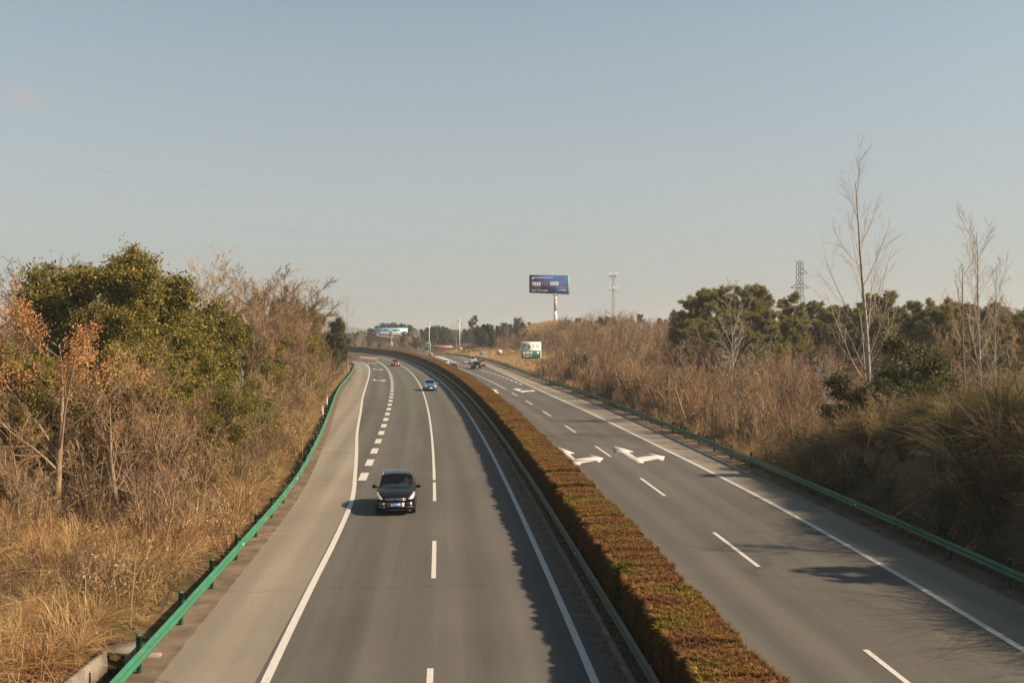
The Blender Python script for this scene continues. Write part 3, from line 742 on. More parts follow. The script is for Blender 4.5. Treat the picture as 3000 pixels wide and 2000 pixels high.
def trunk_line(h, r, rng, n=9, wander=.03, lean=(0, 0)):
    P = run_lines(np.zeros((1, 3)) - np.array([[0, 0, .3]]), np.array([[lean[0], lean[1], 1.]]), np.array([h + .3]), n, .05, wander, rng)
    return P, np.linspace(r, r * .12, n)[None], np.array([h])
def fit_height(levels, h):
    top = max(l[0][..., 2].max() for l in levels); s = h / top
    return [(P * s, R, L * s) for P, R, L in levels]
class Tree: pass
def make_poplar(seed, h, r=.2, forks=0, bark='bark_pale', twig='twig_pale', lean=(0, 0), k1=22, ang=.6):
    rng = np.random.default_rng(seed)
    tr = trunk_line(h, r, rng, 12, .018, lean)
    a = grow(tr, k1, .14, .97, ang, .42, 8, .085, .03, .27, rng, .60, .013)
    b = grow(a, 7, .22, .98, .6, .44, 5, .10, .05, .5, rng, .4, .010)
    c = grow(b, 5, .2, .95, .65, .42, 4, .06, .08, .6, rng, .3, .009)
    tr, a, b, c = fit_height([tr, a, b, c], h)
    t, cr = Geo(), Geo()
    tubes(t, tr, 8); tubes(cr, a, 5); tubes(cr, b, 3); tubes(cr, c, 3)
    return finish(t, cr, bark, twig)
def finish(t, cr, bark, crownmat, extra=()):
    o = Tree(); o.trunk = t.mesh('trunk', True); o.trunk.materials.append(M[bark])
    o.crown = cr.mesh('crown'); o.crown.materials.append(M[crownmat]); o.extra = []
    for nm, g, m in extra:
        me = g.mesh(nm); me.materials.append(M[m]); o.extra.append((nm, me))
    return o
def make_bare(seed, h, r=.18, bark='bark_grey', twig='twig_brown', k=(8, 6, 6, 4), ang=.75, stem=.3, up=.06, pods=0, wander=.09, twr=.006):
    rng = np.random.default_rng(seed)
    tr = trunk_line(h * .72, r, rng, 8, .07)
    a = grow(tr, k[0], stem, .98, ang, .62, 6, up, wander, .5, rng, .35, .02)
    b = grow(a, k[1], .2, .98, .6, .5, 5, up, wander, .5, rng, .35, .012)
    c = grow(b, k[2], .15, .98, .6, .5, 4, up * .8, wander, .55, rng, .3, twr * 1.3)
    d = grow(c, k[3], .1, .98, .6, .55, 3, up * .6, wander, .6, rng, .3, twr)
    tr, a, b, c, d = fit_height([tr, a, b, c, d], h)
    t, cr = Geo(), Geo()
    tubes(t, tr, 7); tubes(t, a, 5); tubes(cr, b, 4); tubes(cr, c, 3); tubes(cr, d, 3)
    extra = []
    if pods:
        g = Geo(); tips = c[0][:, -1]; sel = tips[(tips[:, 2] > h * .55)]
        sel = sel[rng.permutation(len(sel))[:pods]]
        cc = np.repeat(sel, 46, 0) + rng.standard_normal((len(sel) * 46, 3)) * np.array([.17, .17, .22])
        leaves(g, cc, .045, rng, .7); extra.append(('seed_pods', g, 'pod_orange'))
    return finish(t, cr, bark, twig, extra)
def make_leafy(seed, h, r=.2, leaf='leaf_camphor', bark='bark_dark', k=(9, 7, 6), per=34, size=.085, clump=.3, stem=.22, ang=.85, up=.05, ratio=.5, aspect=.45, stems=1, droop=.2, squash=1.0):
    rng = np.random.default_rng(seed)
    if stems == 1: tr = trunk_line(h * .85, r, rng, 8, .05)
    else:
        az = rng.uniform(0, 2 * PI, stems); sp = rng.uniform(.1, .55, stems)
        d = norm(np.stack([np.cos(az) * sp, np.sin(az) * sp, np.ones(stems)], -1))
        L = h * rng.uniform(.6, .95, stems)
        P = run_lines(np.zeros((stems, 3)) + rng.standard_normal((stems, 3)) * np.array([.25, .25, 0]) - np.array([0, 0, .3]), d, L, 7, .03, .06, rng)
        tr = (P, np.linspace(r, r * .2, 7)[None].repeat(stems, 0), L)
    a = grow(tr, k[0], stem, .99, ang, ratio, 6, up, .09, .5, rng, .45, .02)
    b = grow(a, k[1], .2, .99, .7, .5, 5, up, .1, .5, rng, .3, .012)
    c = grow(b, k[2], .2, .99, .7, .45, 3, up, .12, .6, rng, .3, .008)
    tr, a, b, c = fit_height([tr, a, b, c], h * .97)
    t, cr = Geo(), Geo()
    tubes(t, tr, 7); tubes(t, a, 4); tubes(t, b, 3)
    tips = np.concatenate([c[0][:, -1], c[0][:, 1], b[0][:, -1]])
    n = len(tips) * per
    cc = np.repeat(tips, per, 0) + rng.standard_normal((n, 3)) * clump * np.array([1, 1, .75]) * rng.uniform(.55, 1.2, len(tips)).repeat(per)[:, None]
    cc[:, 2] = np.maximum(cc[:, 2], .1)
    leaves(cr, cc, size, rng, aspect, 0, droop)
    return finish(t, cr, bark, leaf)
def make_pine(seed, h, r=.16, leaf='leaf_pine', k=(26, 8), per=30, stem=.16, ratio=.34, size=.28, wd=.06, gap=.0):
    rng = np.random.default_rng(seed)
    tr = trunk_line(h * .95, r, rng, 9, .03)
    a = grow(tr, k[0], stem, .99, 1.0, ratio, 6, .09, .08, .45, rng, .55, .018, spread=.14)
    b = grow(a, k[1], .3, .99, .65, .42, 4, .09, .1, .5, rng, .25, .01)
    c = grow(b, 3, .3, .99, .6, .5, 3, .12, .1, .6, rng, .2, .008)
    tr, a, b, c = fit_height([tr, a, b, c], h * .98)
    t, cr = Geo(), Geo()
    tubes(t, tr, 7); tubes(t, a, 4); tubes(t, b, 3)
    src = np.concatenate([np.concatenate([b[0][:, -1], c[0][:, -1], tr[0][:, -1]]), c[0][:, 1]])
    dr = np.concatenate([norm(b[0][:, -1] - b[0][:, -2]), norm(c[0][:, -1] - c[0][:, -2]), np.array([[0, 0, 1.]]), norm(c[0][:, -1] - c[0][:, -2])])
    if gap: keep = rng.random(len(src)) > gap; src, dr = src[keep], dr[keep]
    n = len(src) * per
    base = np.repeat(src, per, 0) + rng.standard_normal((n, 3)) * .09
    d = norm(np.repeat(dr, per, 0) * .8 + np.array([0, 0, .5]) + rng.standard_normal((n, 3)) * .75)
    s = size * rng.uniform(.6, 1.25, n)[:, None]; u = perp(d, rng) * wd * .5
    v = np.stack([base - u, base + u, base + d * s], 1)
    cr.add(v.reshape(-1, 3), None, np.arange(3 * n).reshape(-1, 3))
    return finish(t, cr, 'bark_dark', leaf)
def make_shrub(seed, h, twig='twig_brown', stems=9, k=(7, 5, 3), leafn=0, leaf='leaf_tan', spread=.45, r=.018, lsize=.05, up=.05):
    rng = np.random.default_rng(seed)
    az = rng.uniform(0, 2 * PI, stems); sp = rng.uniform(.05, spread, stems)
    d = norm(np.stack([np.cos(az) * sp, np.sin(az) * sp, np.ones(stems)], -1))
    L = h * rng.uniform(.55, 1, stems)
    base = rng.standard_normal((stems, 3)) * np.array([.3, .3, 0]) - np.array([0, 0, .15])
    P = run_lines(base, d, L, 7, .03, .07, rng)
    st = (P, np.linspace(r, r * .35, 7)[None] * rng.uniform(.7, 1.5, stems)[:, None], L)
    a = grow(st, k[0], .2, .98, .6, .42, 4, up, .09, .6, rng, .4, .007)
    b = grow(a, k[1], .15, .98, .6, .5, 3, up, .1, .65, rng, .3, .005)
    lv = [st, a, b]
    if k[2]: lv.append(grow(b, k[2], .2, .95, .6, .5, 3, up, .1, .7, rng, .3, .0045))
    lv = fit_height(lv, h)
    g = Geo(); tubes(g, lv[0], 5)
    for l in lv[1:]: tubes(g, l, 3)
    me = g.mesh('shrub'); me.materials.append(M[twig])
    if leafn:
        tips = lv[-1][0][:, -1]; sel = tips[rng.integers(0, len(tips), leafn)] + rng.standard_normal((leafn, 3)) * .06
        g2 = Geo(); leaves(g2, sel, lsize, rng, .4)
        g3 = Geo()
        n0 = len(me.polygons)
        g.add(np.concatenate(g2.v), np.concatenate(g2.q))
        me2 = g.mesh('shrub'); me2.materials.append(M[twig]); me2.materials.append(M[leaf])
        mi = np.zeros(len(me2.polygons), np.int32); mi[n0:] = 1
        me2.polygons.foreach_set('material_index', mi); bpy.data.meshes.remove(me); me = me2
    return me
def plant(tree, name, label, cat, x, y, h=None, base_h=1.0, rz=0.0, group=None, wide=1.0, dz=0.0):
    s = (h / base_h) if h else 1.0
    t = thing(name, label, cat, (x, y, gz(x, y) + dz), rz, group)
    t.scale = (s * wide, s * wide, s)
    obj('trunk', tree.trunk, None, t); obj('crown', tree.crown, None, t)
    for nm, me in tree.extra: obj(nm, me, None, t)
    return t
def plant_px(tree, base_h, name, label, cat, px, Y, top_y, rz=0.0, group=None, wide=1.0, dz=0.0):
    """a plant seen at column px, Y metres away, whose top stands at row top_y of the photograph"""
    p = at(px, top_y, Y)
    return plant(tree, name, label, cat, p.x, Y, p.z - gz(p.x, Y) - dz, base_h, rz, group, wide, dz)

# scattering for uncountable cover: one object of points, instanced by geometry nodes
def scatter(name, label, cat, pts, meshes, scales, seed, tilt=.12, kind='stuff', parent=None):
    rng = np.random.default_rng(seed); pts = np.asarray(pts, float); n = len(pts)
    coll = bpy.data.collections.new(name + '_clumps')
    for m in meshes: coll.objects.link(bpy.data.objects.new(name + '_clump', m))
    me = bpy.data.meshes.new(name); me.vertices.add(n); me.vertices.foreach_set('co', pts.astype(np.float32).ravel())
    ar = me.attributes.new('turn', 'FLOAT_VECTOR', 'POINT')
    rot = np.stack([rng.normal(0, tilt, n), rng.normal(0, tilt, n), rng.uniform(0, 2 * PI, n)], -1)
    ar.data.foreach_set('vector', rot.astype(np.float32).ravel())
    asc = me.attributes.new('size', 'FLOAT', 'POINT'); asc.data.foreach_set('value', np.asarray(scales, np.float32))
    ai = me.attributes.new('pick', 'INT', 'POINT'); ai.data.foreach_set('value', rng.integers(0, len(meshes), n).astype(np.int32))
    ng = bpy.data.node_groups.new(name, 'GeometryNodeTree')
    ng.interface.new_socket('Geometry', in_out='INPUT', socket_type='NodeSocketGeometry')
    ng.interface.new_socket('Geometry', in_out='OUTPUT', socket_type='NodeSocketGeometry')
    N, L = ng.nodes, ng.links
    gi, go = N.new('NodeGroupInput'), N.new('NodeGroupOutput')
    ip = N.new('GeometryNodeInstanceOnPoints'); ci = N.new('GeometryNodeCollectionInfo')
    ci.inputs['Collection'].default_value = coll
    ci.inputs['Separate Children'].default_value = True; ci.inputs['Reset Children'].default_value = True
    def na(nm, typ):
        a = N.new('GeometryNodeInputNamedAttribute'); a.data_type = typ; a.inputs['Name'].default_value = nm; return a.outputs['Attribute']
    L.new(gi.outputs[0], ip.inputs['Points']); L.new(ci.outputs[0], ip.inputs['Instance'])
    ip.inputs['Pick Instance'].default_value = True
    L.new(na('pick', 'INT'), ip.inputs['Instance Index'])
    e2r = N.new('FunctionNodeEulerToRotation'); L.new(na('turn', 'FLOAT_VECTOR'), e2r.inputs[0]); L.new(e2r.outputs[0], ip.inputs['Rotation'])
    L.new(na('size', 'FLOAT'), ip.inputs['Scale'])
    L.new(ip.outputs[0], go.inputs[0])
    o = obj(name, me); md = o.modifiers.new('scatter', 'NODES'); md.node_group = ng
    return tag(o, label, cat, kind=kind)
def clump_mesh(seed, n, h, lean, w, mat, radius=.18, seg=4, bendpow=2.0, plumes=0):
    rng = np.random.default_rng(seed); g = Geo()
    a = rng.uniform(0, 2 * PI, n); rr = radius * np.sqrt(rng.random(n))
    base = np.stack([np.cos(a) * rr, np.sin(a) * rr, np.full(n, -.04)], -1)
    blades(g, base, h * rng.uniform(.45, 1.1, n), lean * rng.uniform(.1, 1.4, n), w * rng.uniform(.6, 1.4, n), rng, seg, None, bendpow)
    me = g.mesh('clump'); me.materials.append(M[mat]); return me
def band(n, seed, side, y0, y1, o0, o1, ypow=1.0):
    """random points beside the road between offsets o0..o1 from a guardrail"""
    rng = np.random.default_rng(seed)
    y = y0 + (y1 - y0) * rng.random(n) ** ypow; o = o0 + (o1 - o0) * rng.random(n)
    x = L_rail(y) - o if side < 0 else RR_rail(y) + o
    P = np.stack([x, y, terrain(x, y)], -1)
    if side > 0 and o1 > 2:                    # the mown plot in front of the road signs
        clear = (y > 172) & (y < 222) & (o < np.interp(y, [172, 190, 216, 222], [0, 7, 13, 13])) & (rng.random(n) < (.97 if o1 > 14 or o0 > 1.2 else .55))
        clear |= (y > 222) & (y < 300) & (o < 3.5) & (o0 >= 2)
        clear |= (np.abs(x - 13.5 - .04 * (y - 331)) < 6.5 + 2.5 * rng.random(n)) & (y > 312) & (y < 342) & (o0 >= 2)         # the bald mound under the billboard
        P, o = P[~clear], o[~clear]
    return P, o

# ------------------------------------------------------------------ clipped median hedge, one part for each shrub of the row
def hedge_mesh(seed, length=1.18, w=1.58, h=1.9):
    rng = np.random.default_rng(seed); g = Geo()
    nt, ns = int(3400 * w * length), int(1500 * length * h)
    # clipped top: short sprigs bunched into fist-sized tufts, hollows between them
    x = rng.uniform(-w / 2, w / 2, nt); y = rng.uniform(-length / 2 - .06, length / 2 + .06, nt)
    edge = 1 - np.abs(x) / (w / 2)
    tuft = sum(np.sin(x * a + b) * np.sin(y * c + e) for a, b, c, e in rng.uniform([9, 0, 9, 0], [26, 6, 26, 6], (6, 4))) / 6
    top = h - .12 - .12 * np.exp(-edge * 8) + .11 * tuft + .03 * np.sin(y * 4.3 + seed * 2)
    b = np.stack([x, y, top + rng.normal(0, .015, nt)], -1)
    blades(g, b, rng.uniform(.05, .12, nt), rng.uniform(.1, 1.4, nt), rng.uniform(.016, .032, nt), rng, 3)
    leaves(g, b[:nt // 2] + rng.normal(0, .02, (nt // 2, 3)), .03, rng, .4)
    for sx in (-1, 1):                        # flanks
        z = rng.uniform(.12, h - .12, ns); y = rng.uniform(-length / 2 - .05, length / 2 + .05, ns)
        bulge = .05 * np.sin(z * 2.2 + seed) + .05 * np.sin(y * 5 + seed) + .06 * np.sin(z * 9 + seed) * np.sin(y * 8 + 2 * seed)
        b = np.stack([sx * (w / 2 - .09 + bulge + rng.normal(0, .03, ns)), y, z], -1)
        az = rng.normal(0 if sx > 0 else PI, .8, ns)
        blades(g, b, rng.uniform(.06, .15, ns), rng.uniform(.5, 1.5, ns), rng.uniform(.02, .036, ns), rng, 3, az)
    # stray long shoots
    m = 18; b = np.stack([rng.uniform(-w / 2, w / 2, m), rng.uniform(-length / 2, length / 2, m), np.full(m, h - .1)], -1)
    blades(g, b, rng.uniform(.12, .26, m), rng.uniform(.1, .7, m), rng.uniform(.02, .03, m), rng, 4)
    n0 = sum(len(q) for q in g.q)
    core = Geo(); core.box((0, 0, (h - .2) / 2 + .05), (w - .26, length + .04, h - .3))  # dark box added inside the foliage to block light through the hedge
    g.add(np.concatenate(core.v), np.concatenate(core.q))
    me = g.mesh('clipped_shrub'); me.materials.append(HEDGE[0]); me.materials.append(M['hedge_light_block'])
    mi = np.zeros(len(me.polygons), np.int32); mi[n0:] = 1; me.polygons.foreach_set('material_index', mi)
    return me
hedge_meshes = [hedge_mesh(40 + i) for i in range(5)]
hedge = thing('hedge', 'long clipped median hedge with rust brown and olive green top', 'hedge', (float(H_left(12)), 12, 0))
hrng = random.Random(5); yy = 12.0; colour = 0; left_in = 0
while yy < 372:
    c = (float(H_left(yy)) + float(H_right(yy))) / 2; s = (float(H_right(yy + .5)) - float(H_right(yy - .5)))
    wd = float(H_right(yy) - H_left(yy)) / 1.58
    k = 1.0 if yy < 200 else 1.5
    o = obj('clipped_shrub', hrng.choice(hedge_meshes), None, hedge, loc=(c - hedge.location.x + hrng.uniform(-.05, .05), yy - 12, 0),
            rot=(0, 0, math.atan(-s) + (PI if hrng.random() < .5 else 0)), scale=(wd * hrng.uniform(.95, 1.07), k, hrng.uniform(.95, 1.04)))
    yy += 1.1 * k / math.sqrt(1 + s * s)

# ------------------------------------------------------------------ trees of the left side
T = {}
T['camphor'] = make_leafy(11, 13, .26, k=(15, 8, 6), per=30, size=.11, clump=.36, stem=.14, ratio=.42)
T['camphor_b'] = make_leafy(12, 10, .2, k=(14, 8, 6), per=28, size=.11, clump=.36, stem=.1, ratio=.48)
T['deep'] = make_leafy(13, 9, .16, 'leaf_deep', k=(11, 7, 5), per=36, size=.095, clump=.28, stem=.1, ratio=.48)
T['olive'] = make_leafy(14, 6, .05, 'leaf_olive', 'bark_grey', k=(7, 6, 4), per=20, size=.10, clump=.26, stem=.1, ratio=.42, stems=9, aspect=.22, droop=.5)
T['bush'] = make_leafy(15, 6, .07, 'leaf_deep', k=(8, 7, 5), per=24, size=.085, clump=.24, stem=.08, ratio=.46, stems=7)
T['big_bush'] = make_leafy(16, 7, .08, 'leaf_deep', k=(8, 6, 5), per=14, size=.10, clump=.34, stem=.04, ratio=.40, stems=9)
T['gold'] = make_bare(21, 10, .19, 'bark_grey', 'twig_tan', (9, 6, 5, 3), .8, .28, .05, pods=130)
T['bare_a'] = make_bare(22, 10, .17, 'bark_grey', 'twig_brown', (11, 7, 6, 5), twr=.009)
T['bare_b'] = make_bare(23, 10, .17, 'bark_grey', 'twig_tan', (15, 8, 7, 5), .68, .12, .07, twr=.015)
T['bare_c'] = make_bare(24, 10, .15, 'bark_pale', 'twig_pale', (14, 8, 6, 5), .62, .16, .09, twr=.011)
T['bare_dark'] = make_bare(25, 10, .17, 'bark_dark', 'twig_dark', (11, 7, 6, 5), .85, .25, .04, twr=.011)
T['bare_d'] = make_bare(26, 10, .14, 'bark_grey', 'twig_brown', (11, 7, 6, 5), .7, .1, .05, twr=.009)
T['young_a'] = make_bare(27, 6, .085, 'bark_grey', 'twig_tan', (8, 5, 4, 3), .55, .12, .10, twr=.011)
T['young_b'] = make_bare(28, 6, .08, 'bark_dark', 'twig_brown', (7, 5, 4, 3), .55, .18, .10, twr=.011)
T['young_c'] = make_bare(29, 6, .075, 'bark_pale', 'twig_pale', (8, 5, 4, 3), .5, .12, .12, twr=.011)
T['pale_tree'] = make_bare(35, 10, .12, 'bark_pale', 'twig_pale', (12, 6, 4, 3), .62, .2, .10, twr=.014)
T['poplar_a'] = make_poplar(31, 22, .21)
T['poplar_b'] = make_poplar(32, 15, .12, ang=.58)
T['poplar_c'] = make_poplar(33, 15, .15, k1=9, ang=.5, lean=(-.16, 0), bark='bark_grey', twig='twig_brown')
T['poplar_thin'] = make_poplar(34, 14, .10, k1=10, ang=.35)
T['pine_a'] = make_pine(41, 11, .18, k=(52, 10), per=20, ratio=.42, stem=.08)
T['pine_b'] = make_pine(42, 11, .17, k=(42, 9), per=20, ratio=.38, stem=.14)
T['pine_c'] = make_pine(43, 11, .16, k=(30, 9), per=22, ratio=.36, stem=.22, gap=.1)
T['pine_far'] = make_pine(44, 10, .15, 'leaf_pine_far', k=(40, 7), per=12, ratio=.40, size=.42, wd=.12, stem=.1)
T['pine_far_b'] = make_pine(45, 10, .15, 'leaf_pine_far', k=(32, 7), per=12, ratio=.46, size=.42, wd=.12, stem=.22)

plant_px(T['camphor'], 13, 'camphor_tree', 'tallest yellow green leafy tree above the left thicket', 'tree', 365, 60, 708, .4, wide=1.0)
plant_px(T['camphor_b'], 10, 'camphor_tree', 'leafy yellow green tree just right of the tallest left tree', 'tree', 520, 66, 800, 1.2)
plant_px(T['camphor_b'], 10, 'camphor_tree', 'leafy green tree on the left shoulder of the tallest left tree', 'tree', 235, 63, 770, 2.9)
plant_px(T['camphor'], 13, 'camphor_tree', 'low leafy tree in the dark hollow below the tallest left tree', 'tree', 300, 54, 880, 4.0)
plant_px(T['deep'], 9, 'evergreen_tree', 'dark green rounded evergreen left of the brown bare trees', 'tree', 690, 84, 925, .3)
plant_px(T['camphor_b'], 10, 'camphor_tree', 'olive leafy tree between the tallest left tree and the brown bare trees', 'tree', 600, 76, 905, 5.0)
plant_px(T['camphor'], 13, 'camphor_tree', 'dense rounded evergreen at the right end of the left treeline', 'tree', 925, 128, 893, 2.2, wide=.78)
plant_px(T['deep'], 9, 'evergreen_tree', 'evergreen on the bank where the left guardrail bends', 'tree', 972, 150, 925, 1.7, wide=.9)
plant_px(T['deep'], 9, 'evergreen_tree', 'lowest evergreen beside the thin white poplars on the left bank', 'tree', 1004, 176, 950, 3.4, wide=.9)
plant_px(T['olive'], 6, 'bamboo_clump', 'yellow olive leafy clump at the left edge of the picture', 'shrub', 40, 47, 985, 0)
plant_px(T['olive'], 6, 'bamboo_clump', 'olive leafy clump behind the seed pod tree trunk', 'shrub', 210, 46, 1090, 2.0)
plant_px(T['olive'], 6, 'bamboo_clump', 'olive leafy clump behind the leafless trunks on the left', 'shrub', 470, 58, 1010, 4.0)
plant_px(T['olive'], 6, 'bamboo_clump', 'olive leafy clump at the far left under the orange pods', 'shrub', -60, 52, 900, 5.0)
plant_px(T['olive'], 6, 'bamboo_clump', 'pale olive clump below the dark rounded evergreen on the left', 'shrub', 740, 78, 1060, 1.0)
plant_px(T['olive'], 6, 'bamboo_clump', 'olive clump beside the guardrail below the right end of the left treeline', 'shrub', 880, 100, 1090, 3.0, wide=.8)
for i, (k, b, px, Yd, ty, lab) in enumerate((('camphor_b', 10, 330, 47, 1010, 'low leafy olive tree behind the thick left trunk'), ('camphor_b', 10, 455, 51, 1000, 'low leafy olive tree behind the forked left tree'),
        ('camphor_b', 10, 565, 60, 960, 'leafy olive tree at the right foot of the tallest left trees'), ('deep', 9, 640, 72, 975, 'dark leafy tree just left of the dark rounded evergreen'), ('camphor_b', 10, 110, 44, 1040, 'leafy olive tree behind the seed pod tree'),
        ('deep', 9, 765, 86, 985, 'dark green tree among the brown bare trees on the left'), ('camphor_b', 10, 850, 100, 975, 'olive tree below the brown bare trees nearest the bend'), ('olive', 6, 600, 52, 1130, 'olive bush in the middle of the left thicket'),
        ('olive', 6, 700, 62, 1110, 'olive bush right of the middle of the left thicket'), ('deep', 9, 20, 43, 1120, 'dark leafy tree in the hollow at the left picture edge'))):
    plant_px(T[k], b, 'olive_tree' if k != 'deep' else 'evergreen_tree', lab, 'tree', px, Yd, ty, i * 1.9, None, 1.1)
plant_px(T['gold'], 10, 'seed_pod_tree', 'bare tree with clusters of orange seed pods at the left edge', 'tree', 165, 39, 822, 1.0)
plant_px(T['gold'], 10, 'seed_pod_tree', 'smaller bare tree with orange pods left of the guardrail bend', 'tree', 800, 88, 985, 2.5, wide=.9)
plant_px(T['bare_a'], 10, 'bare_tree', 'leafless grey tree with a thick trunk behind the dry grass on the left', 'tree', 350, 40.5, 985, .5)
plant_px(T['bare_d'], 10, 'bare_tree', 'leafless forked tree between the two left trunks', 'tree', 430, 43, 1040, 2.0)
plant_px(T['bare_a'], 10, 'bare_tree', 'leafless low branching tree right of the thick left trunk', 'tree', 520, 47, 1070, 3.6)
plant_px(T['bare_d'], 10, 'bare_tree', 'leafless slanting tree at the left picture edge', 'tree', 60, 38, 1120, 4.4)
plant_px(T['bare_dark'], 10, 'bare_tree', 'dark bare round tree on the skyline at the far left', 'tree', 60, 92, 750, .2)
plant_px(T['bare_dark'], 10, 'bare_tree', 'dark bare tree beside the tallest left tree on the skyline', 'tree', 140, 90, 738, 2.2)
plant_px(T['bare_c'], 10, 'bare_tree', 'pale bare tree standing highest right of the tallest left tree', 'tree', 605, 96, 706, .9, wide=1.1)
plant_px(T['bare_b'], 10, 'bare_tree', 'brown twiggy dome shaped bare tree on the left skyline', 'tree', 790, 108, 768, 2.0, wide=1.2)
plant_px(T['bare_b'], 10, 'bare_tree', 'brown bare tree right of the dome shaped one on the left', 'tree', 860, 114, 800, 4.0, wide=1.2)
plant_px(T['bare_b'], 10, 'bare_tree', 'brown bare tree between the pale tree and the dome shaped tree', 'tree', 700, 102, 795, 5.3, wide=1.15)
plant_px(T['bare_a'], 10, 'bare_tree', 'lower bare tree in front of the brown dome shaped tree', 'tree', 770, 92, 900, 1.1)
plant_px(T['bare_d'], 10, 'bare_tree', 'lower bare tree below the pale bare tree on the left', 'tree', 640, 82, 930, 3.1)
plant_px(T['poplar_thin'], 14, 'poplar', 'thin white leafless poplar at the bend of the left guardrail', 'tree', 1018, 178, 858, .3)
plant_px(T['poplar_thin'], 14, 'poplar', 'thin pale poplar rising behind the last left evergreen', 'tree', 983, 172, 866, 2.3)

# ------------------------------------------------------------------ trees of the right side
plant_px(T['poplar_a'], 22, 'poplar', 'tallest pale leafless poplar on the right', 'tree', 2552, 76, 396, .6)
plant_px(T['poplar_b'], 15, 'poplar', 'second tallest leafless poplar near the right edge', 'tree', 2880, 70, 585, 1.9)
plant_px(T['poplar_c'], 15, 'poplar', 'slender leafless poplar leaning left near the right edge', 'tree', 2850, 66, 690, 0)
plant_px(T['pale_tree'], 10, 'poplar', 'broad pale bare tree in front of the right pine clump', 'tree', 2128, 92, 815, 3.3, wide=1.1)
plant_px(T['poplar_thin'], 14, 'poplar', 'thin leafless sapling right of the second tallest poplar', 'tree', 2915, 74, 735, 1.0)
plant_px(T['bare_a'], 10, 'bare_tree', 'brown spreading bare tree beside the right guardrail', 'tree', 1948, 92, 962, 2.6)
plant_px(T['bare_d'], 10, 'bare_tree', 'bare tree on the thicket slope left of the pine clump', 'tree', 1905, 120, 930, .4)
plant_px(T['bare_a'], 10, 'bare_tree', 'bare tree behind the broad pale one before the pine clump', 'tree', 2030, 112, 945, 4.9)
plant_px(T['bare_d'], 10, 'bare_tree', 'bare tree at the right picture edge above the dark bank', 'tree', 2990, 60, 850, 4.0)
plant_px(T['bare_b'], 10, 'bare_tree', 'slender bare tree between the leaning poplar and the evergreen bush', 'tree', 2790, 80, 930, 1.0, wide=.7)
plant_px(T['big_bush'], 7, 'evergreen_bush', 'dense dark evergreen bush under the tallest right poplar', 'bush', 2665, 58, 980, .5, wide=.9)
plant_px(T['bush'], 6, 'evergreen_bush', 'low dark evergreen at the left foot of the large evergreen bush', 'bush', 2590, 57, 1085, 2.5, wide=1.3)
plant_px(T['bush'], 6, 'evergreen_bush', 'dark evergreen growth below the large evergreen bush', 'bush', 2650, 56, 1105, 4.2, wide=1.3)
plant_px(T['bush'], 6, 'evergreen_bush', 'small dark green bush in the thicket right of the green service sign', 'bush', 1700, 150, 1035, 1.0)
plant_px(T['bush'], 6, 'evergreen_bush', 'small round bush on the hill right of the billboard mast', 'bush', 1765, 230, 925, 1.0)
YL = {'young_a': 'tan', 'young_b': 'dark', 'young_c': 'pale'}
for i, (px, Yd, ty, k) in enumerate(((2250, 85, 1000, 'young_b'), (2330, 92, 990, 'young_a'), (2425, 80, 1015, 'young_c'), (2195, 75, 1050, 'young_a'), (2390, 70, 1085, 'young_b'), (2470, 68, 1095, 'young_a'), (2085, 84, 1030, 'young_b'),
        (2005, 100, 990, 'young_c'), (2300, 66, 1120, 'young_a'), (2160, 70, 1100, 'young_b'), (1850, 112, 985, 'young_a'), (1780, 126, 985, 'young_b'), (2510, 72, 1060, 'young_b'), (2240, 63, 1170, 'young_b'), (2060, 74, 1110, 'young_a'))):
    plant_px(T[k], 6, 'bare_tree', f'{YL[k]} young bare tree rising from the thicket behind the right guardrail', 'tree', px, Yd, ty, i * 1.7, f'{YL[k]} young bare trees of the right thicket', 1.1)
for i, (px, Yd, ty, k) in enumerate(((565, 52, 1110, 'young_b'), (625, 58, 1085, 'young_a'), (700, 66, 1060, 'young_c'), (655, 50, 1200, 'young_b'), (780, 74, 1045, 'young_a'), (842, 84, 1030, 'young_b'), (890, 96, 1000, 'young_c'),
        (930, 112, 990, 'young_b'), (585, 45, 1240, 'young_a'), (480, 41, 1215, 'young_b'), (740, 62, 1150, 'young_b'), (830, 78, 1100, 'young_a'), (250, 37, 1230, 'young_b'), (120, 35, 1290, 'young_a'))):
    plant_px(T[k], 6, 'bare_tree', f'{YL[k]} young bare tree in the brown thicket behind the left guardrail', 'tree', px, Yd, ty, i * 1.7, f'{YL[k]} young bare trees of the left thicket', 1.1)
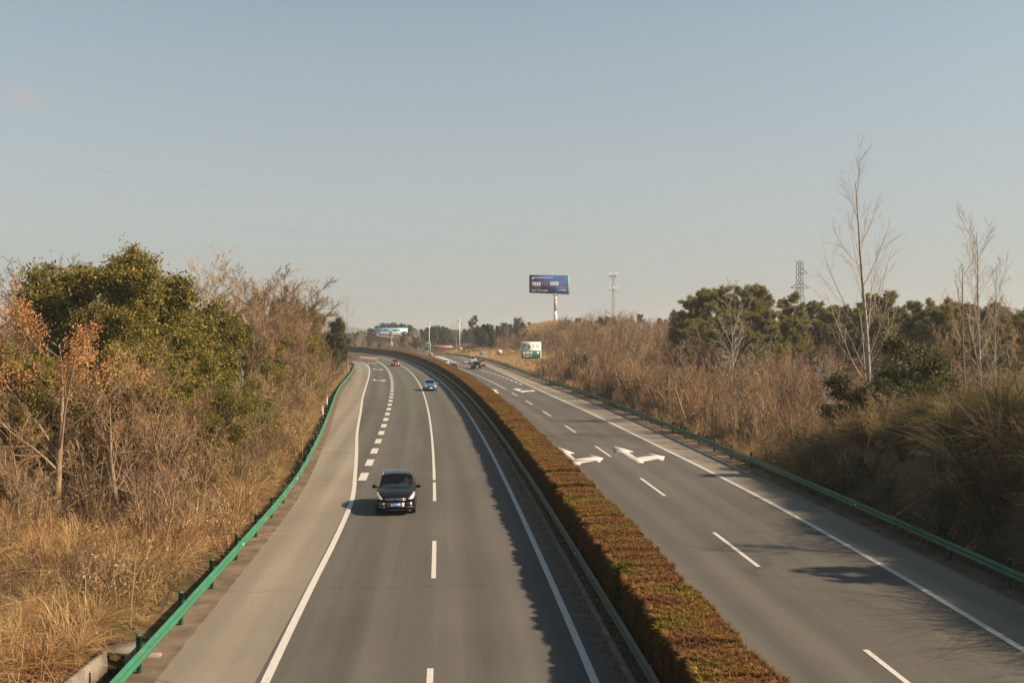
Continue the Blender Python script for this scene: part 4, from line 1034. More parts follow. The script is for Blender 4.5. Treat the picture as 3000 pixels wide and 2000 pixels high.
pines = [('pine_a', 2075, 132, 835, 'broad pine forming the middle of the right pine clump'), ('pine_a', 2170, 130, 828, 'tall pine at the crest of the right pine clump'),
         ('pine_b', 2215, 138, 834, 'open crowned pine at the right shoulder of the pine clump'), ('pine_b', 2005, 136, 905, 'lowest pine at the left end of the pine clump'),
         ('pine_a', 2245, 118, 905, 'bushy olive pine on the right flank of the pine clump'), ('pine_b', 2310, 140, 853, 'pine just left of the pylon'),
         ('pine_a', 2120, 122, 900, 'dense lower pine behind the broad pale bare tree'), ('pine_c', 2400, 145, 878, 'small open pine right of the pylon'),
         ('pine_c', 2480, 140, 890, 'loose crowned pine left of the tallest poplar trunk'), ('pine_a', 2590, 130, 850, 'broad pine right behind the tallest poplar'),
         ('pine_c', 2655, 138, 880, 'pine above the evergreen bush'), ('pine_b', 2745, 125, 868, 'tapering pine left of the leaning poplar'),
         ('pine_a', 2850, 118, 880, 'pine behind the second tallest poplar'), ('pine_b', 2930, 112, 895, 'pine near the right picture edge'),
         ('pine_b', 2990, 122, 930, 'pine cut off by the right picture edge'), ('pine_c', 2450, 160, 900, 'distant pine between the pylon and the tallest poplar'),
         ('pine_a', 2035, 120, 930, 'low broad pine at the front left of the pine clump'), ('pine_a', 2190, 112, 950, 'low dense pine at the front of the pine clump'),
         ('pine_a', 2330, 128, 930, 'low pine below the pylon'), ('pine_b', 2520, 128, 930, 'low pine behind the left branches of the tallest poplar'),
         ('pine_a', 2690, 118, 935, 'low broad pine behind the evergreen bush'), ('pine_a', 2800, 112, 940, 'low pine behind the leaning poplar'),
         ('pine_b', 2700, 110, 878, 'pine just right of the evergreen bush top'), ('pine_a', 2785, 106, 890, 'full pine behind the leaning poplar crown'), ('pine_b', 2900, 100, 882, 'full pine behind the thin sapling'),
         ('pine_a', 2965, 104, 905, 'full pine beside the right picture edge'), ('pine_b', 2425, 135, 892, 'pine halfway between the pylon and the tallest poplar'), ('pine_a', 2555, 120, 900, 'pine right behind the tallest poplar trunk')]
for i, (k, px, Yd, ty, lab) in enumerate(pines):
    plant_px(T[k], 11, 'pine_tree', lab, 'tree', px, Yd, ty, i * 1.3, 'pines on the right', 1.3)
# trees off the right edge that throw the long shadows across the far carriageway
for i, (k, b, x, y, h, lab) in enumerate((
        ('bare_a', 10, 22.0, 36.5, 7.2, 'bare tree on the right bank whose shadow crosses the lane line'),
        ('pine_c', 11, 22.6, 33.0, 5.6, 'open pine on the right bank just outside the picture'),
        ('bare_a', 10, 24.0, 41.5, 7.0, 'bare tree on the right bank a little beyond the picture edge'),
        ('camphor_b', 10, 26.5, 44.0, 4.4, 'leafy tree on the right bank above the dark grass'), ('bush', 6, 22.2, 33.5, 3.6, 'dense bush on the right bank above the guardrail'), ('bush', 6, 22.5, 40.0, 3.4, 'dense bush on the right bank beyond the picture edge'))):
    plant(T[k], 'bank_tree', lab, 'tree', x, y, h, b, i * 2.1)

# ------------------------------------------------------------------ woods behind the service area and on the far hill
FG = 'distant dark pines beyond the bend'
frng = random.Random(9)
def far_place(px):
    return 'left of the picture billboard' if px < 1100 else 'behind the picture billboard' if px < 1200 else 'between the picture billboard and the exit sign' if px < 1250 else 'above the red canopy' if px < 1320 else 'behind the far lamp mast'
far = [(px, Yd, ty) for px, Yd, ty in ((1060, 470, 968), (1085, 480, 960), (1105, 540, 952), (1122, 545, 948), (1140, 560, 946), (1158, 560, 945), (1175, 555, 946), (1192, 550, 949), (1205, 530, 956), (1150, 600, 944), (1128, 600, 945), (1215, 520, 962),
       (1262, 430, 956), (1275, 440, 953), (1290, 445, 953), (1302, 440, 957), (1315, 450, 962), (1240, 470, 962), (1340, 480, 964), (1360, 470, 962), (1040, 500, 972), (1022, 520, 975), (1325, 500, 966))]
for px, Yd, ty in far:
    plant_px(T[frng.choice(('pine_far', 'pine_far_b'))], 10, 'pine_tree', f'dark pine in the distant wood {far_place(px)}', 'tree', px, Yd, ty, frng.uniform(0, 6), f'{FG} {far_place(px)}', frng.uniform(.95, 1.25))
HG = 'pines left of the billboard mast'
def hill_place(px, ty): return 'low on the hill' if ty > 960 else 'on the hilltop next to the bald mound' if px > 1525 else 'on the middle of the hilltop' if px > 1450 else 'at the far end of the hilltop'
for px, Yd, ty in ((1405, 330, 955), (1420, 335, 948), (1438, 345, 951), (1460, 350, 953), (1478, 350, 944), (1495, 355, 948), (1512, 350, 951), (1532, 345, 944), (1550, 340, 943), (1566, 345, 946), (1520, 320, 968), (1545, 318, 965), (1415, 315, 975), (1440, 312, 978)):
    plant_px(T[frng.choice(('pine_far', 'pine_far_b'))], 10, 'pine_tree', f'green pine {hill_place(px, ty)} left of the billboard mast', 'tree', px, Yd, ty, frng.uniform(0, 6), f'{HG} {hill_place(px, ty)}', frng.uniform(1.1, 1.5))
plant_px(T['pine_c'], 11, 'pine_tree', 'lone flat topped pine standing above the far hillside', 'tree', 1387, 360, 922, 1.0, None, .75)
plant_px(T['pine_far'], 10, 'pine_tree', 'dark conifer beside the small green exit sign', 'tree', 1218, 400, 985, 0, None, 1.5)
plant_px(T['pine_far'], 10, 'pine_tree', 'small dark conifer in front of the picture billboard mast', 'tree', 1112, 400, 1005, 2, None, 1.5)
BG = 'bare trees beyond the road bend'
for px, Yd, ty, k in ((1225, 410, 958, 'bare_c'), (1236, 390, 985, 'bare_b'), (1070, 430, 985, 'bare_b'), (1092, 440, 990, 'bare_a'), (1125, 440, 995, 'bare_b'), (1165, 430, 992, 'bare_a'), (1190, 425, 995, 'bare_b'), (1050, 420, 980, 'bare_c'), (1205, 420, 985, 'bare_b'), (1145, 450, 1000, 'bare_a'), (1180, 440, 1000, 'bare_b'), (1030, 430, 985, 'bare_b'), (1010, 440, 990, 'bare_b')):
    plant_px(T[k], 10, 'bare_tree', 'brown bare tree in the distance beyond the road bend', 'tree', px, Yd, ty, frng.uniform(0, 6), BG, 1.25)
plant_px(T['poplar_thin'], 14, 'poplar', 'tall hazy bare tree left of the far lamp mast', 'tree', 1337, 345, 930, 1.0, None, 1.5)
plant_px(T['poplar_thin'], 14, 'poplar', 'tall hazy bare tree behind the round forty sign', 'tree', 1352, 335, 938, 3.0, None, 1.4)
plant_px(T['poplar_thin'], 14, 'poplar', 'tall hazy bare tree above the red canopy end', 'tree', 1326, 360, 945, 4.0, None, 1.4)
SG = 'bare trees right of the billboard mast'
slope_look = {'bare_a': 'spreading brown', 'bare_b': 'dense tan', 'bare_d': 'low branching brown'}
def slope_place(px, ty): return 'low on the slope' if ty > 940 else 'on the crest near the mast' if px < 1740 else 'on the crest by the phone mast'
for px, Yd, ty, k in ((1660, 240, 925, 'bare_a'), (1690, 235, 935, 'bare_d'), (1735, 215, 912, 'bare_a'), (1785, 210, 900, 'bare_d'), (1815, 205, 905, 'bare_b'), (1850, 195, 908, 'bare_b'), (1880, 185, 925, 'bare_d'), (1835, 170, 930, 'bare_a'), (1780, 180, 945, 'bare_b'), (1720, 190, 955, 'bare_d'), (1870, 150, 960, 'bare_b'), (1655, 210, 965, 'bare_b'), (1800, 150, 985, 'bare_a')):
    plant_px(T[k], 10, 'bare_tree', f'{slope_look[k]} bare tree {slope_place(px, ty)} right of the billboard', 'tree', px, Yd, ty, frng.uniform(0, 6), f'{slope_look[k]} {SG} {slope_place(px, ty)}', 1.2)

# ------------------------------------------------------------------ thickets: single shrubs, then brushwood between them
def join_trees(*tr):
    me = []
    for t in tr:
        bm = bmesh.new(); bm.from_mesh(t.crown); n = len(bm.faces); bm.from_mesh(t.trunk)
        bm.faces.ensure_lookup_table()
        for f in bm.faces[n:]: f.material_index = 1
        m = bpy.data.meshes.new('far_tree'); bm.to_mesh(m); bm.free()
        m.materials.append(t.crown.materials[0]); m.materials.append(t.trunk.materials[0]); me.append(m)
    return me
S_BARE = [make_shrub(60 + i, 4.0, ('twig_brown', 'twig_tan', 'twig_brown', 'twig_dark')[i % 4], 11, (6, 4, 3), r=.040, up=.07) for i in range(5)]
S_LEAF = [make_shrub(70 + i, 3.0, 'twig_tan', 10, (7, 5, 3), 700, ('leaf_tan', 'leaf_olive', 'leaf_olive')[i % 3]) for i in range(3)]
S_SAP = [make_shrub(85 + i, 5.0, ('twig_tan', 'twig_brown', 'twig_tan')[i], 6, (8, 4, 2), r=.062, spread=.35, up=.08) for i in range(3)]
S_RED = [make_shrub(80, 2.6, 'twig_brown', 9, (7, 5, 3), 420, 'leaf_red')]
def shrubs(n, seed, side, y0, y1, o0, o1, meshes, hs, where, avoid=None):
    """single shrubs; each is told apart by height, colour and the stretch of roadside it grows on"""
    pts, o = band(n, seed, side, y0, y1, o0, o1); r = random.Random(seed)
    for p, oo in zip(pts, o):
        if avoid and avoid(p): continue
        me = r.choice(meshes); h = r.uniform(*hs) * (1 if oo > 2.5 else .7)
        s = h / (4.0 if me in S_BARE else 3.0 if me in S_LEAF else 2.6)
        ob = obj('shrub', me, None, loc=p, rot=(r.uniform(-.1, .1), r.uniform(-.1, .1), r.uniform(0, 6.3)), scale=(s * r.uniform(.9, 1.3), s * r.uniform(.9, 1.3), s))
        size = 'tall' if h > (hs[0] + hs[1]) / 2 else 'low'
        look = {'twig_brown': 'leafless brown', 'twig_tan': 'leafless tan', 'twig_dark': 'leafless dark'}[me.materials[0].name.split('.')[0]] if me in S_BARE else 'olive leaved' if (me in S_LEAF and 'olive' in me.materials[1].name) else 'tan leaved' if me in S_LEAF else 'red leaved'
        place = next(w for lim, w in where if p[1] < lim)
        tag(ob, f'{size} {look} shrub {place}', 'shrub', f'{size} {look} shrubs {place}')
LW = ((50, 'behind the dry grass at the near left guardrail'), (75, 'below the tallest left trees'), (112, 'below the brown bare trees on the left'), (999, 'on the left bank where the guardrail bends'))
RW = ((80, 'behind the right guardrail near the tallest poplar'), (110, 'behind the right guardrail before the pine clump'), (150, 'on the slope left of the pine clump'), (222, 'on the slope beside the green service sign'), (999, 'on the hill behind the round speed signs'))
shrubs(52, 1, -1, 34, 112, 3.0, 11, S_BARE, (3.8, 6.4), LW)
shrubs(40, 2, -1, 42, 125, 1.6, 9, S_LEAF + S_LEAF[1:] + S_RED, (2.6, 4.4), LW)
shrubs(36, 3, -1, 110, 224, 2.6, 9, S_BARE + S_LEAF, (2.6, 4.6), LW)
shrubs(78, 4, 1, 60, 150, 2.2, 20, S_BARE, (3.2, 5.6), RW)
shrubs(30, 5, 1, 66, 190, 2.0, 16, S_LEAF + S_RED, (2.0, 3.6), RW)
shrubs(36, 6, 1, 150, 215, 2.0, 24, S_BARE, (2.8, 4.6), RW)
shrubs(28, 7, 1, 225, 340, 9, 46, S_BARE + S_LEAF, (2.2, 4.0), RW, avoid=lambda p: abs(p[0] - 14) < 6 and abs(p[1] - 331) < 8)
brush = [make_shrub(90 + i, 1.9, ('twig_brown', 'twig_tan', 'twig_dark')[i % 3], 12, (6, 4, 0), 0, spread=.6) for i in range(3)]
leafbrush = [make_shrub(95 + i, 1.8, 'twig_tan', 10, (6, 4, 0), 260, ('leaf_tan', 'leaf_olive')[i % 2], spread=.7) for i in range(2)]
def scat(name, label, cat, parts, meshes, smin, smax, seed, tilt=.12):
    pts = np.concatenate(parts); r = np.random.default_rng(seed); x, y = pts[:, 0], pts[:, 1]
    drift = .5 + .25 * np.sin(x * .55 + y * .21 + seed) + .25 * np.sin(y * .47 - x * .33 + 2 * seed)      # taller and lower drifts
    sc = (smin + (smax - smin) * r.random(len(pts)) ** 1.4) * (.62 + .62 * drift)
    return scatter(name, label, cat, pts, meshes, sc, seed, tilt)
def patchy(pts, o, scale=.16, keep=.5, seed=0):
    """thin a spread of points into drifts and gaps"""
    x, y = pts[:, 0], pts[:, 1]
    f = np.sin(x * scale * 2.1 + seed) * np.cos(y * scale * 1.3 + seed * 2) + .6 * np.sin(x * scale * 4.7 - y * scale * 3.1 + seed)
    r = np.random.default_rng(seed + 500).random(len(x))
    return pts[(f * .5 + r) > (1 - keep)]
scat('brushwood', 'tangled brown brushwood filling the left thicket', 'brushwood', [patchy(*band(1700, 21, -1, 29, 120, 1.6, 13), keep=.6, seed=1), band(800, 22, -1, 110, 226, 1.8, 13)[0]], brush[:1] + brush[2:] + leafbrush + leafbrush[1:], .7, 1.5, 21)
scat('brushwood', 'mass of taller leafless stems filling the left thicket', 'brushwood', [band(260, 25, -1, 31, 125, 2.0, 15)[0], band(260, 26, -1, 115, 224, 2.2, 14)[0]], S_BARE[:1] + S_BARE[2:] + S_LEAF[1:] + S_LEAF[1:], .7, 1.4, 25)
scat('brushwood', 'wall of small bare trees along the left thicket', 'brushwood', [band(85, 45, -1, 32, 120, 2.2, 11)[0], band(80, 46, -1, 110, 222, 2.6, 12)[0]], join_trees(T['young_a'], T['young_b'], T['bare_a'], T['young_b']), .65, 1.15, 45, .06)
scat('brushwood', 'tangled russet brushwood filling the right thicket', 'brushwood', [patchy(*band(1500, 23, 1, 60, 160, 1.6, 26), keep=.5, seed=4), band(900, 24, 1, 150, 335, 3, 36)[0]], brush[:1] + brush[2:] + leafbrush[:1], .55, 1.25, 23)
scat('brushwood', 'mass of taller leafless stems filling the right thicket', 'brushwood', [band(150, 27, 1, 60, 150, 2.5, 34)[0], band(420, 28, 1, 145, 220, 2, 34)[0], band(200, 29, 1, 222, 345, 8, 48)[0]], S_BARE[:1] + S_BARE[2:] + S_SAP[1:2], .6, 1.2, 27)
scat('brushwood', 'slender pale saplings standing close behind the right guardrail', 'brushwood', [band(150, 47, 1, 60, 130, 1.6, 14)[0]], S_SAP, .75, 1.25, 47)
scat('brushwood', 'small bare trees standing through the right thicket', 'brushwood', [band(110, 48, 1, 60, 140, 1.8, 20)[0], band(50, 49, 1, 150, 215, 4, 30)[0]], join_trees(T['young_a'], T['young_b'], T['young_b'], T['young_c']), .6, 1.15, 48, .06)

# ------------------------------------------------------------------ dry grass
GD = [clump_mesh(100 + i, 90, 1.0, 1.0, .022, ('grass_dry', 'grass_gold', 'grass_dry', 'grass_rust')[i % 4], .24) for i in range(4)]
GT = [clump_mesh(110 + i, 130, 1.7, 1.3, .024, ('grass_dry', 'grass_gold', 'grass_rust', 'grass_dry', 'grass_green')[i % 5], .3, 5) for i in range(5)]
GB = [clump_mesh(120 + i, 90, 2.2, 1.6, .042, ('grass_bank_shaded', 'grass_bank_shaded', 'grass_green')[i % 3], .3, 5) for i in range(3)]
GG = [clump_mesh(130 + i, 60, .45, .9, .02, 'grass_green', .22, 4) for i in range(2)]
GF = [clump_mesh(140 + i, 40, 1.3, .7, .05, ('grass_gold', 'grass_dry')[i % 2], .3, 4) for i in range(3)]
scat('dry_grass', 'tall bleached dry grass beside the left guardrail', 'grass', [patchy(*band(1500, 31, -1, 15, 36, 2.0, 12), .35, .65, 3), patchy(*band(260, 33, -1, 36, 90, 1.3, 2.8), .3, .6, 5)], GT, .5, 1.25, 31, .25)
scat('dry_grass', 'low matted dry grass under the tall grass on the left', 'grass', [band(1500, 30, -1, 15, 60, 1.5, 12)[0]], GD, .45, .9, 30, .25)
scat('dry_grass', 'short straw grass on the left bank where the guardrail bends', 'grass', [band(1500, 34, -1, 85, 245, .8, 3.4)[0]], GD, .35, .75, 34)
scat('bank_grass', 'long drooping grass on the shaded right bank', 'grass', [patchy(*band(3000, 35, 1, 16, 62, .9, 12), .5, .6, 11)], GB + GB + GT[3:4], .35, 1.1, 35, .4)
scat('bank_weeds', 'leafless weeds and bramble on the shaded right bank', 'weeds', [band(150, 42, 1, 18, 62, 1.5, 12)[0]], brush + leafbrush, .6, 1.3, 42, .3)
scat('dry_grass', 'straw coloured grass under the right thicket', 'grass', [patchy(*band(2600, 36, 1, 55, 200, .7, 14), .2, .55, 7)], GD + GT[:2], .4, 1.0, 36)
scat('dry_grass', 'golden reed grass on the hill slope behind the speed signs', 'grass', [band(2600, 37, 1, 195, 330, .7, 12)[0], np.stack([(lambda r: [14 + r[0] * 9.5, 328 + r[1] * 15, gz(14 + r[0] * 9.5, 328 + r[1] * 15)])(np.random.default_rng(i).uniform(-1, 1, 2)) for i in range(700)])], GF, .7, 1.4, 37)
mg = np.random.default_rng(8).uniform(-1, 1, (600, 2)); mx_, my_ = 14 + mg[:, 0] * 9.5, 328 + mg[:, 1] * 13
scat('mound_grass', 'orange dry grass capping the mound under the tall billboard', 'grass', [np.stack([mx_, my_, terrain(mx_, my_)], -1)], [clump_mesh(145 + i, 50, 1.1, .8, .05, 'grass_orange', .35, 4) for i in range(2)], .7, 1.3, 39)
scat('verge_grass', 'low mossy grass in the ditch behind the left guardrail', 'grass', [band(1100, 38, -1, 16, 60, .5, 2.4)[0]], GG, .35, .8, 38)
# woods too far off to count, closing the view behind the single trees
def area_pts(n, seed, x0, x1, y0, y1):
    r = np.random.default_rng(seed); x = r.uniform(x0, x1, n); y = r.uniform(y0, y1, n)
    return np.stack([x, y, terrain(x, y)], -1)
scat('distant_wood', 'belt of pines closing the view behind the right pine clump', 'wood', [area_pts(170, 51, 40, 230, 165, 420)], join_trees(T['pine_far'], T['pine_far_b'], T['bare_b']), .55, .95, 51, .04)
scat('distant_wood', 'belt of bare trees closing the view behind the left trees', 'wood', [area_pts(60, 52, -90, -42, 110, 240), area_pts(70, 53, -160, -62, 300, 480)], join_trees(T['bare_b'], T['pine_far_b'], T['bare_c']), .6, 1.0, 52, .04)
scat('distant_wood', 'belt of pines and bare trees beyond the service area', 'wood', [area_pts(110, 54, -60, 60, 430, 640)], join_trees(T['pine_far'], T['pine_far_b'], T['bare_b']), .7, 1.05, 54, .04)
def median_pts(n, seed, a, b, y0, y1):
    r = np.random.default_rng(seed); y = y0 + (y1 - y0) * r.random(n) ** 1.5
    return np.stack([R_edge(y) + r.uniform(a, b, n), y, np.full(n, .055)], -1)
lit = []
for i in range(2):
    g = Geo(); r = np.random.default_rng(150 + i); n = 16
    leaves(g, np.stack([r.normal(0, .12, n), r.normal(0, .2, n), r.uniform(.005, .03, n)], -1), .045, r, .35, .85)
    me = g.mesh('litter'); me.materials.append(M['leaf_tan']); lit.append(me)
scat('leaf_litter', 'fallen brown leaves along the foot of the median hedge', 'leaf litter', [median_pts(2600, 41, .35, 1.4, 12, 150)], lit, .7, 1.3, 41, .03)

# ------------------------------------------------------------------ cars
def add_sphere(g, c, r, n=12, m=8):
    th = np.linspace(0, PI, m + 1)
    prof = [(max(1e-4, math.sin(t)), -math.cos(t)) for t in th]
    k = Geo(); k.lathe(prof, n)
    g.add(np.concatenate(k.v) * np.array(r) + np.array(c), np.concatenate(k.q))
CARS = {
 # y, then half section points v1..v7 as (x, z); v0 lies on the centre line at v1's height
 'suv': dict(L=4.52, W=1.84, H=1.68, wheels=(1.40, -1.29), wr=.36, sec=[
    (2.27, (.50, .30), (.60, .36), (.62, .52), (.58, .68), (.46, .74), (.26, .77), (.0, .78)),
    (2.20, (.68, .24), (.79, .33), (.81, .55), (.78, .77), (.64, .85), (.38, .89), (.0, .90)),
    (1.92, (.80, .21), (.895, .32), (.91, .60), (.88, .88), (.77, .97), (.46, 1.01), (.0, 1.02)),
    (1.35, (.82, .20), (.92, .32), (.92, .62), (.90, .96), (.81, 1.04), (.50, 1.08), (.0, 1.09)),
    (.95, (.82, .20), (.92, .32), (.92, .62), (.905, 1.0), (.84, 1.07), (.775, 1.09), (.0, 1.13)),
    (.12, (.82, .20), (.92, .32), (.92, .62), (.91, 1.03), (.84, 1.10), (.69, 1.57), (.0, 1.64)),
    (-.75, (.82, .20), (.92, .32), (.92, .62), (.91, 1.05), (.84, 1.12), (.68, 1.62), (.0, 1.69)),
    (-1.55, (.82, .21), (.91, .34), (.92, .64), (.90, 1.08), (.80, 1.16), (.58, 1.57), (.0, 1.63)),
    (-2.00, (.78, .26), (.88, .38), (.89, .66), (.86, 1.02), (.76, 1.10), (.62, 1.17), (.0, 1.19)),
    (-2.22, (.68, .34), (.80, .44), (.82, .66), (.79, .90), (.70, .97), (.46, 1.0), (.0, 1.01)),
    (-2.27, (.55, .44), (.66, .50), (.68, .66), (.65, .80), (.56, .84), (.34, .86), (.0, .87))], cowl=4, rf=5, rr=7, rg=8),
 'sedan': dict(L=4.6, W=1.78, H=1.47, wheels=(1.40, -1.30), wr=.32, sec=[
    (2.30, (.48, .26), (.58, .32), (.60, .44), (.56, .56), (.44, .61), (.25, .63), (.0, .64)),
    (2.22, (.66, .20), (.77, .29), (.79, .48), (.76, .66), (.62, .72), (.36, .75), (.0, .76)),
    (1.92, (.78, .18), (.87, .28), (.88, .52), (.85, .76), (.74, .83), (.44, .86), (.0, .87)),
    (1.30, (.80, .17), (.89, .28), (.89, .54), (.87, .84), (.78, .90), (.48, .93), (.0, .94)),
    (.85, (.80, .17), (.89, .28), (.89, .54), (.875, .88), (.79, .93), (.68, .96), (.0, .99)),
    (.05, (.80, .17), (.89, .28), (.89, .54), (.88, .90), (.78, .97), (.56, 1.37), (.0, 1.42)),
    (-.65, (.80, .17), (.89, .28), (.89, .54), (.88, .92), (.78, .98), (.56, 1.42), (.0, 1.47)),
    (-1.20, (.80, .18), (.88, .30), (.89, .56), (.87, .94), (.77, 1.0), (.53, 1.35), (.0, 1.40)),
    (-1.80, (.77, .22), (.86, .33), (.87, .58), (.84, .90), (.74, .97), (.60, 1.01), (.0, 1.03)),
    (-2.20, (.68, .28), (.79, .38), (.81, .60), (.78, .85), (.68, .93), (.44, .96), (.0, .97)),
    (-2.30, (.54, .36), (.64, .42), (.66, .58), (.63, .74), (.54, .79), (.32, .81), (.0, .82))], cowl=4, rf=5, rr=7, rg=8),
 'van': dict(L=3.9, W=1.62, H=1.87, wheels=(1.25, -1.20), wr=.29, sec=[
    (1.95, (.50, .28), (.60, .34), (.62, .55), (.60, .75), (.50, .80), (.30, .82), (.0, .83)),
    (1.88, (.62, .24), (.72, .32), (.75, .58), (.73, .86), (.62, .94), (.38, .97), (.0, .98)),
    (1.70, (.70, .22), (.79, .30), (.80, .60), (.78, .95), (.70, 1.02), (.50, 1.05), (.0, 1.06)),
    (1.45, (.72, .22), (.81, .30), (.81, .62), (.79, 1.0), (.73, 1.06), (.66, 1.10), (.0, 1.13)),
    (1.30, (.72, .22), (.81, .30), (.81, .62), (.79, 1.02), (.73, 1.08), (.65, 1.18), (.0, 1.21)),
    (.85, (.72, .22), (.81, .30), (.81, .62), (.79, 1.04), (.73, 1.10), (.60, 1.74), (.0, 1.80)),
    (-.5, (.72, .22), (.81, .30), (.81, .62), (.79, 1.06), (.73, 1.12), (.61, 1.80), (.0, 1.87)),
    (-1.70, (.72, .24), (.81, .32), (.81, .62), (.79, 1.06), (.73, 1.12), (.60, 1.74), (.0, 1.82)),
    (-1.88, (.70, .28), (.79, .36), (.80, .62), (.78, 1.04), (.72, 1.10), (.62, 1.14), (.0, 1.16)),
    (-1.93, (.66, .30), (.75, .40), (.76, .62), (.74, .96), (.68, 1.0), (.50, 1.03), (.0, 1.04)),
    (-1.95, (.55, .38), (.64, .44), (.66, .60), (.64, .84), (.56, .88), (.36, .90), (.0, .91))], cowl=4, rf=5, rr=7, rg=8)}
def car_shell(kind):
    """cage -> smooth skin; faces are sorted into body, windscreen, side windows and rear window"""
    c = CARS[kind]; bm = bmesh.new(); rings = []
    for sec in c['sec']:
        y, pts = sec[0], list(sec[1:])
        pts = [(0.0, pts[0][1])] + pts
        ring = [bm.verts.new((x, y, z)) for x, z in pts] + [bm.verts.new((-x, y, z)) for x, z in pts[-2:0:-1]]
        rings.append(ring)
    n = len(rings[0])                       # v0..v7 right, v6..v1 left
    for i in range(len(rings) - 1):
        for j in range(n):
            k = (j + 1) % n
            f = bm.faces.new((rings[i][j], rings[i][k], rings[i + 1][k], rings[i + 1][j]))
            seg = j if j < 7 else n - 1 - j  # section segment 0..6
            if seg == 6 and i == c['cowl']: f.material_index = 1
            elif seg == 6 and i == c['rr']: f.material_index = 3
            elif seg == 5 and c['rf'] <= i < c['rr']: f.material_index = 2
            elif seg == 6 and i < c['cowl'] and i >= 1: f.material_index = 4
    for ring, flip in ((rings[0], False), (rings[-1], True)):
        for a in range(0, 7):
            q = [ring[a], ring[a + 1], ring[(n - a - 1) % n], ring[(n - a) % n]]
            q = [v for t, v in enumerate(q) if v not in q[:t]]
            if len(q) > 2: bm.faces.new(q)
    bmesh.ops.recalc_face_normals(bm, faces=bm.faces)
    cr = bm.edges.layers.float.new('crease_edge')
    for e in bm.edges:
        ms = {f.material_index for f in e.link_faces}
        if len(ms) > 1 and not ms <= {0, 4}: e[cr] = .55
    me = bpy.data.meshes.new('cage'); bm.to_mesh(me); bm.free()
    o = bpy.data.objects.new('cage', me); COL.objects.link(o)
    md = o.modifiers.new('s', 'SUBSURF'); md.levels = 2; md.render_levels = 2
    dg = bpy.context.evaluated_depsgraph_get(); full = bpy.data.meshes.new_from_object(o.evaluated_get(dg))
    bpy.data.objects.remove(o)
    out = {}
    for mi, nm in enumerate(('body', 'windscreen', 'side_window', 'rear_window', 'bonnet')):
        b2 = bmesh.new(); b2.from_mesh(full)
        bmesh.ops.delete(b2, geom=[f for f in b2.faces if f.material_index != mi], context='FACES')
        groups = [None]
        if nm == 'side_window': groups = [1, -1]
        for sgn in groups:
            b3 = b2.copy()
            if sgn: bmesh.ops.delete(b3, geom=[f for f in b3.faces if f.calc_center_median().x * sgn < 0], context='FACES')
            for f in b3.faces: f.smooth = True; f.material_index = 0
            m = bpy.data.meshes.new(nm); b3.to_mesh(m); b3.free(); out.setdefault(nm, []).append(m)
        b2.free()
    bv = bmesh.new(); bv.from_mesh(full); tree = BVHTree.FromBMesh(bv); bv.free()
    return out, tree
SHELL = {k: car_shell(k) for k in CARS}
def decal(tree, poly, axis, mat_name, name, parent, lift=.012, mirror=False, thick=.02):
    """a small panel laid on the skin: poly is (x, z) seen from the front ('f') or back ('b'), (y, z) from a side ('r', 'l')"""
    for sg in ((1, -1) if mirror else (1,)):
        bm = bmesh.new()
        pts = [(p[0] * sg if axis in 'fb' else p[0], p[1]) for p in poly]
        vs = [bm.verts.new((p[0], p[1], 0)) for p in pts]
        bm.faces.new(vs)
        bmesh.ops.triangulate(bm, faces=bm.faces)
        bmesh.ops.subdivide_edges(bm, edges=bm.edges, cuts=2, use_grid_fill=True)
        ok = True
        for v in bm.verts:
            if axis in 'fb':
                d = Vector((0, -1 if axis == 'f' else 1, 0)); o = Vector((v.co.x, -d.y * 5, v.co.y))
            else:
                d = Vector((-1 if axis == 'r' else 1, 0, 0)); o = Vector((-d.x * 5, v.co.x, v.co.y))
            hit = tree.ray_cast(o, d)
            if hit[0] is None: hit = tree.find_nearest(o + d * (5 - (.85 if axis in 'rl' else 2.1)))
            p = hit[0] - d * lift
            v.co = p
        bmesh.ops.recalc_face_normals(bm, faces=bm.faces)
        for f in bm.faces: f.smooth = True
        m = bpy.data.meshes.new(name); bm.to_mesh(m); bm.free()
        o = obj(name, m, mat_name, parent)
        so = o.modifiers.new('t', 'SOLIDIFY'); so.thickness = thick; so.offset = 0
def wheel_meshes(r, w=.21):
    t = Geo(); t.lathe([(r * .62, -w / 2), (r * .9, -w / 2), (r, -w * .36), (r, w * .36), (r * .9, w / 2), (r * .62, w / 2)], 24, 'x')
    rim = Geo(); rim.lathe([(.0, .05), (r * .12, .055), (r * .16, .03), (r * .56, .02), (r * .64, .07), (r * .64, -.05)], 20, 'x')
    for k in range(5):
        a = k * 2 * PI / 5; rim.tube([(.052, 0, 0), (.055, math.cos(a) * r * .6, math.sin(a) * r * .6)], [.035, .028], 5)
    return t.mesh('tyre', True), rim.mesh('rim', True)
_fonts = {}
def text_mesh(body, size, mat, extrude=.004, width=None, bold=0.0):
    cu = bpy.data.curves.new('lettering', 'FONT'); cu.body = body; cu.size = size; cu.extrude = extrude
    cu.align_x = 'CENTER'; cu.align_y = 'CENTER'; cu.resolution_u = 2; cu.offset = bold
    o = bpy.data.objects.new('lettering', cu); COL.objects.link(o)
    dg = bpy.context.evaluated_depsgraph_get(); me = bpy.data.meshes.new_from_object(o.evaluated_get(dg))
    bpy.data.objects.remove(o); bpy.data.curves.remove(cu)
    if len(me.vertices):
        co = np.zeros(len(me.vertices) * 3, np.float32); me.vertices.foreach_get('co', co); co = co.reshape(-1, 3)
        co[:, :2] -= (co[:, :2].max(0) + co[:, :2].min(0)) / 2
        if width: co[:, 0] *= width / max(1e-6, np.ptp(co[:, 0]))
        me.vertices.foreach_set('co', co.ravel()); me.update()
    me.materials.clear(); me.materials.append(mat)
    return me
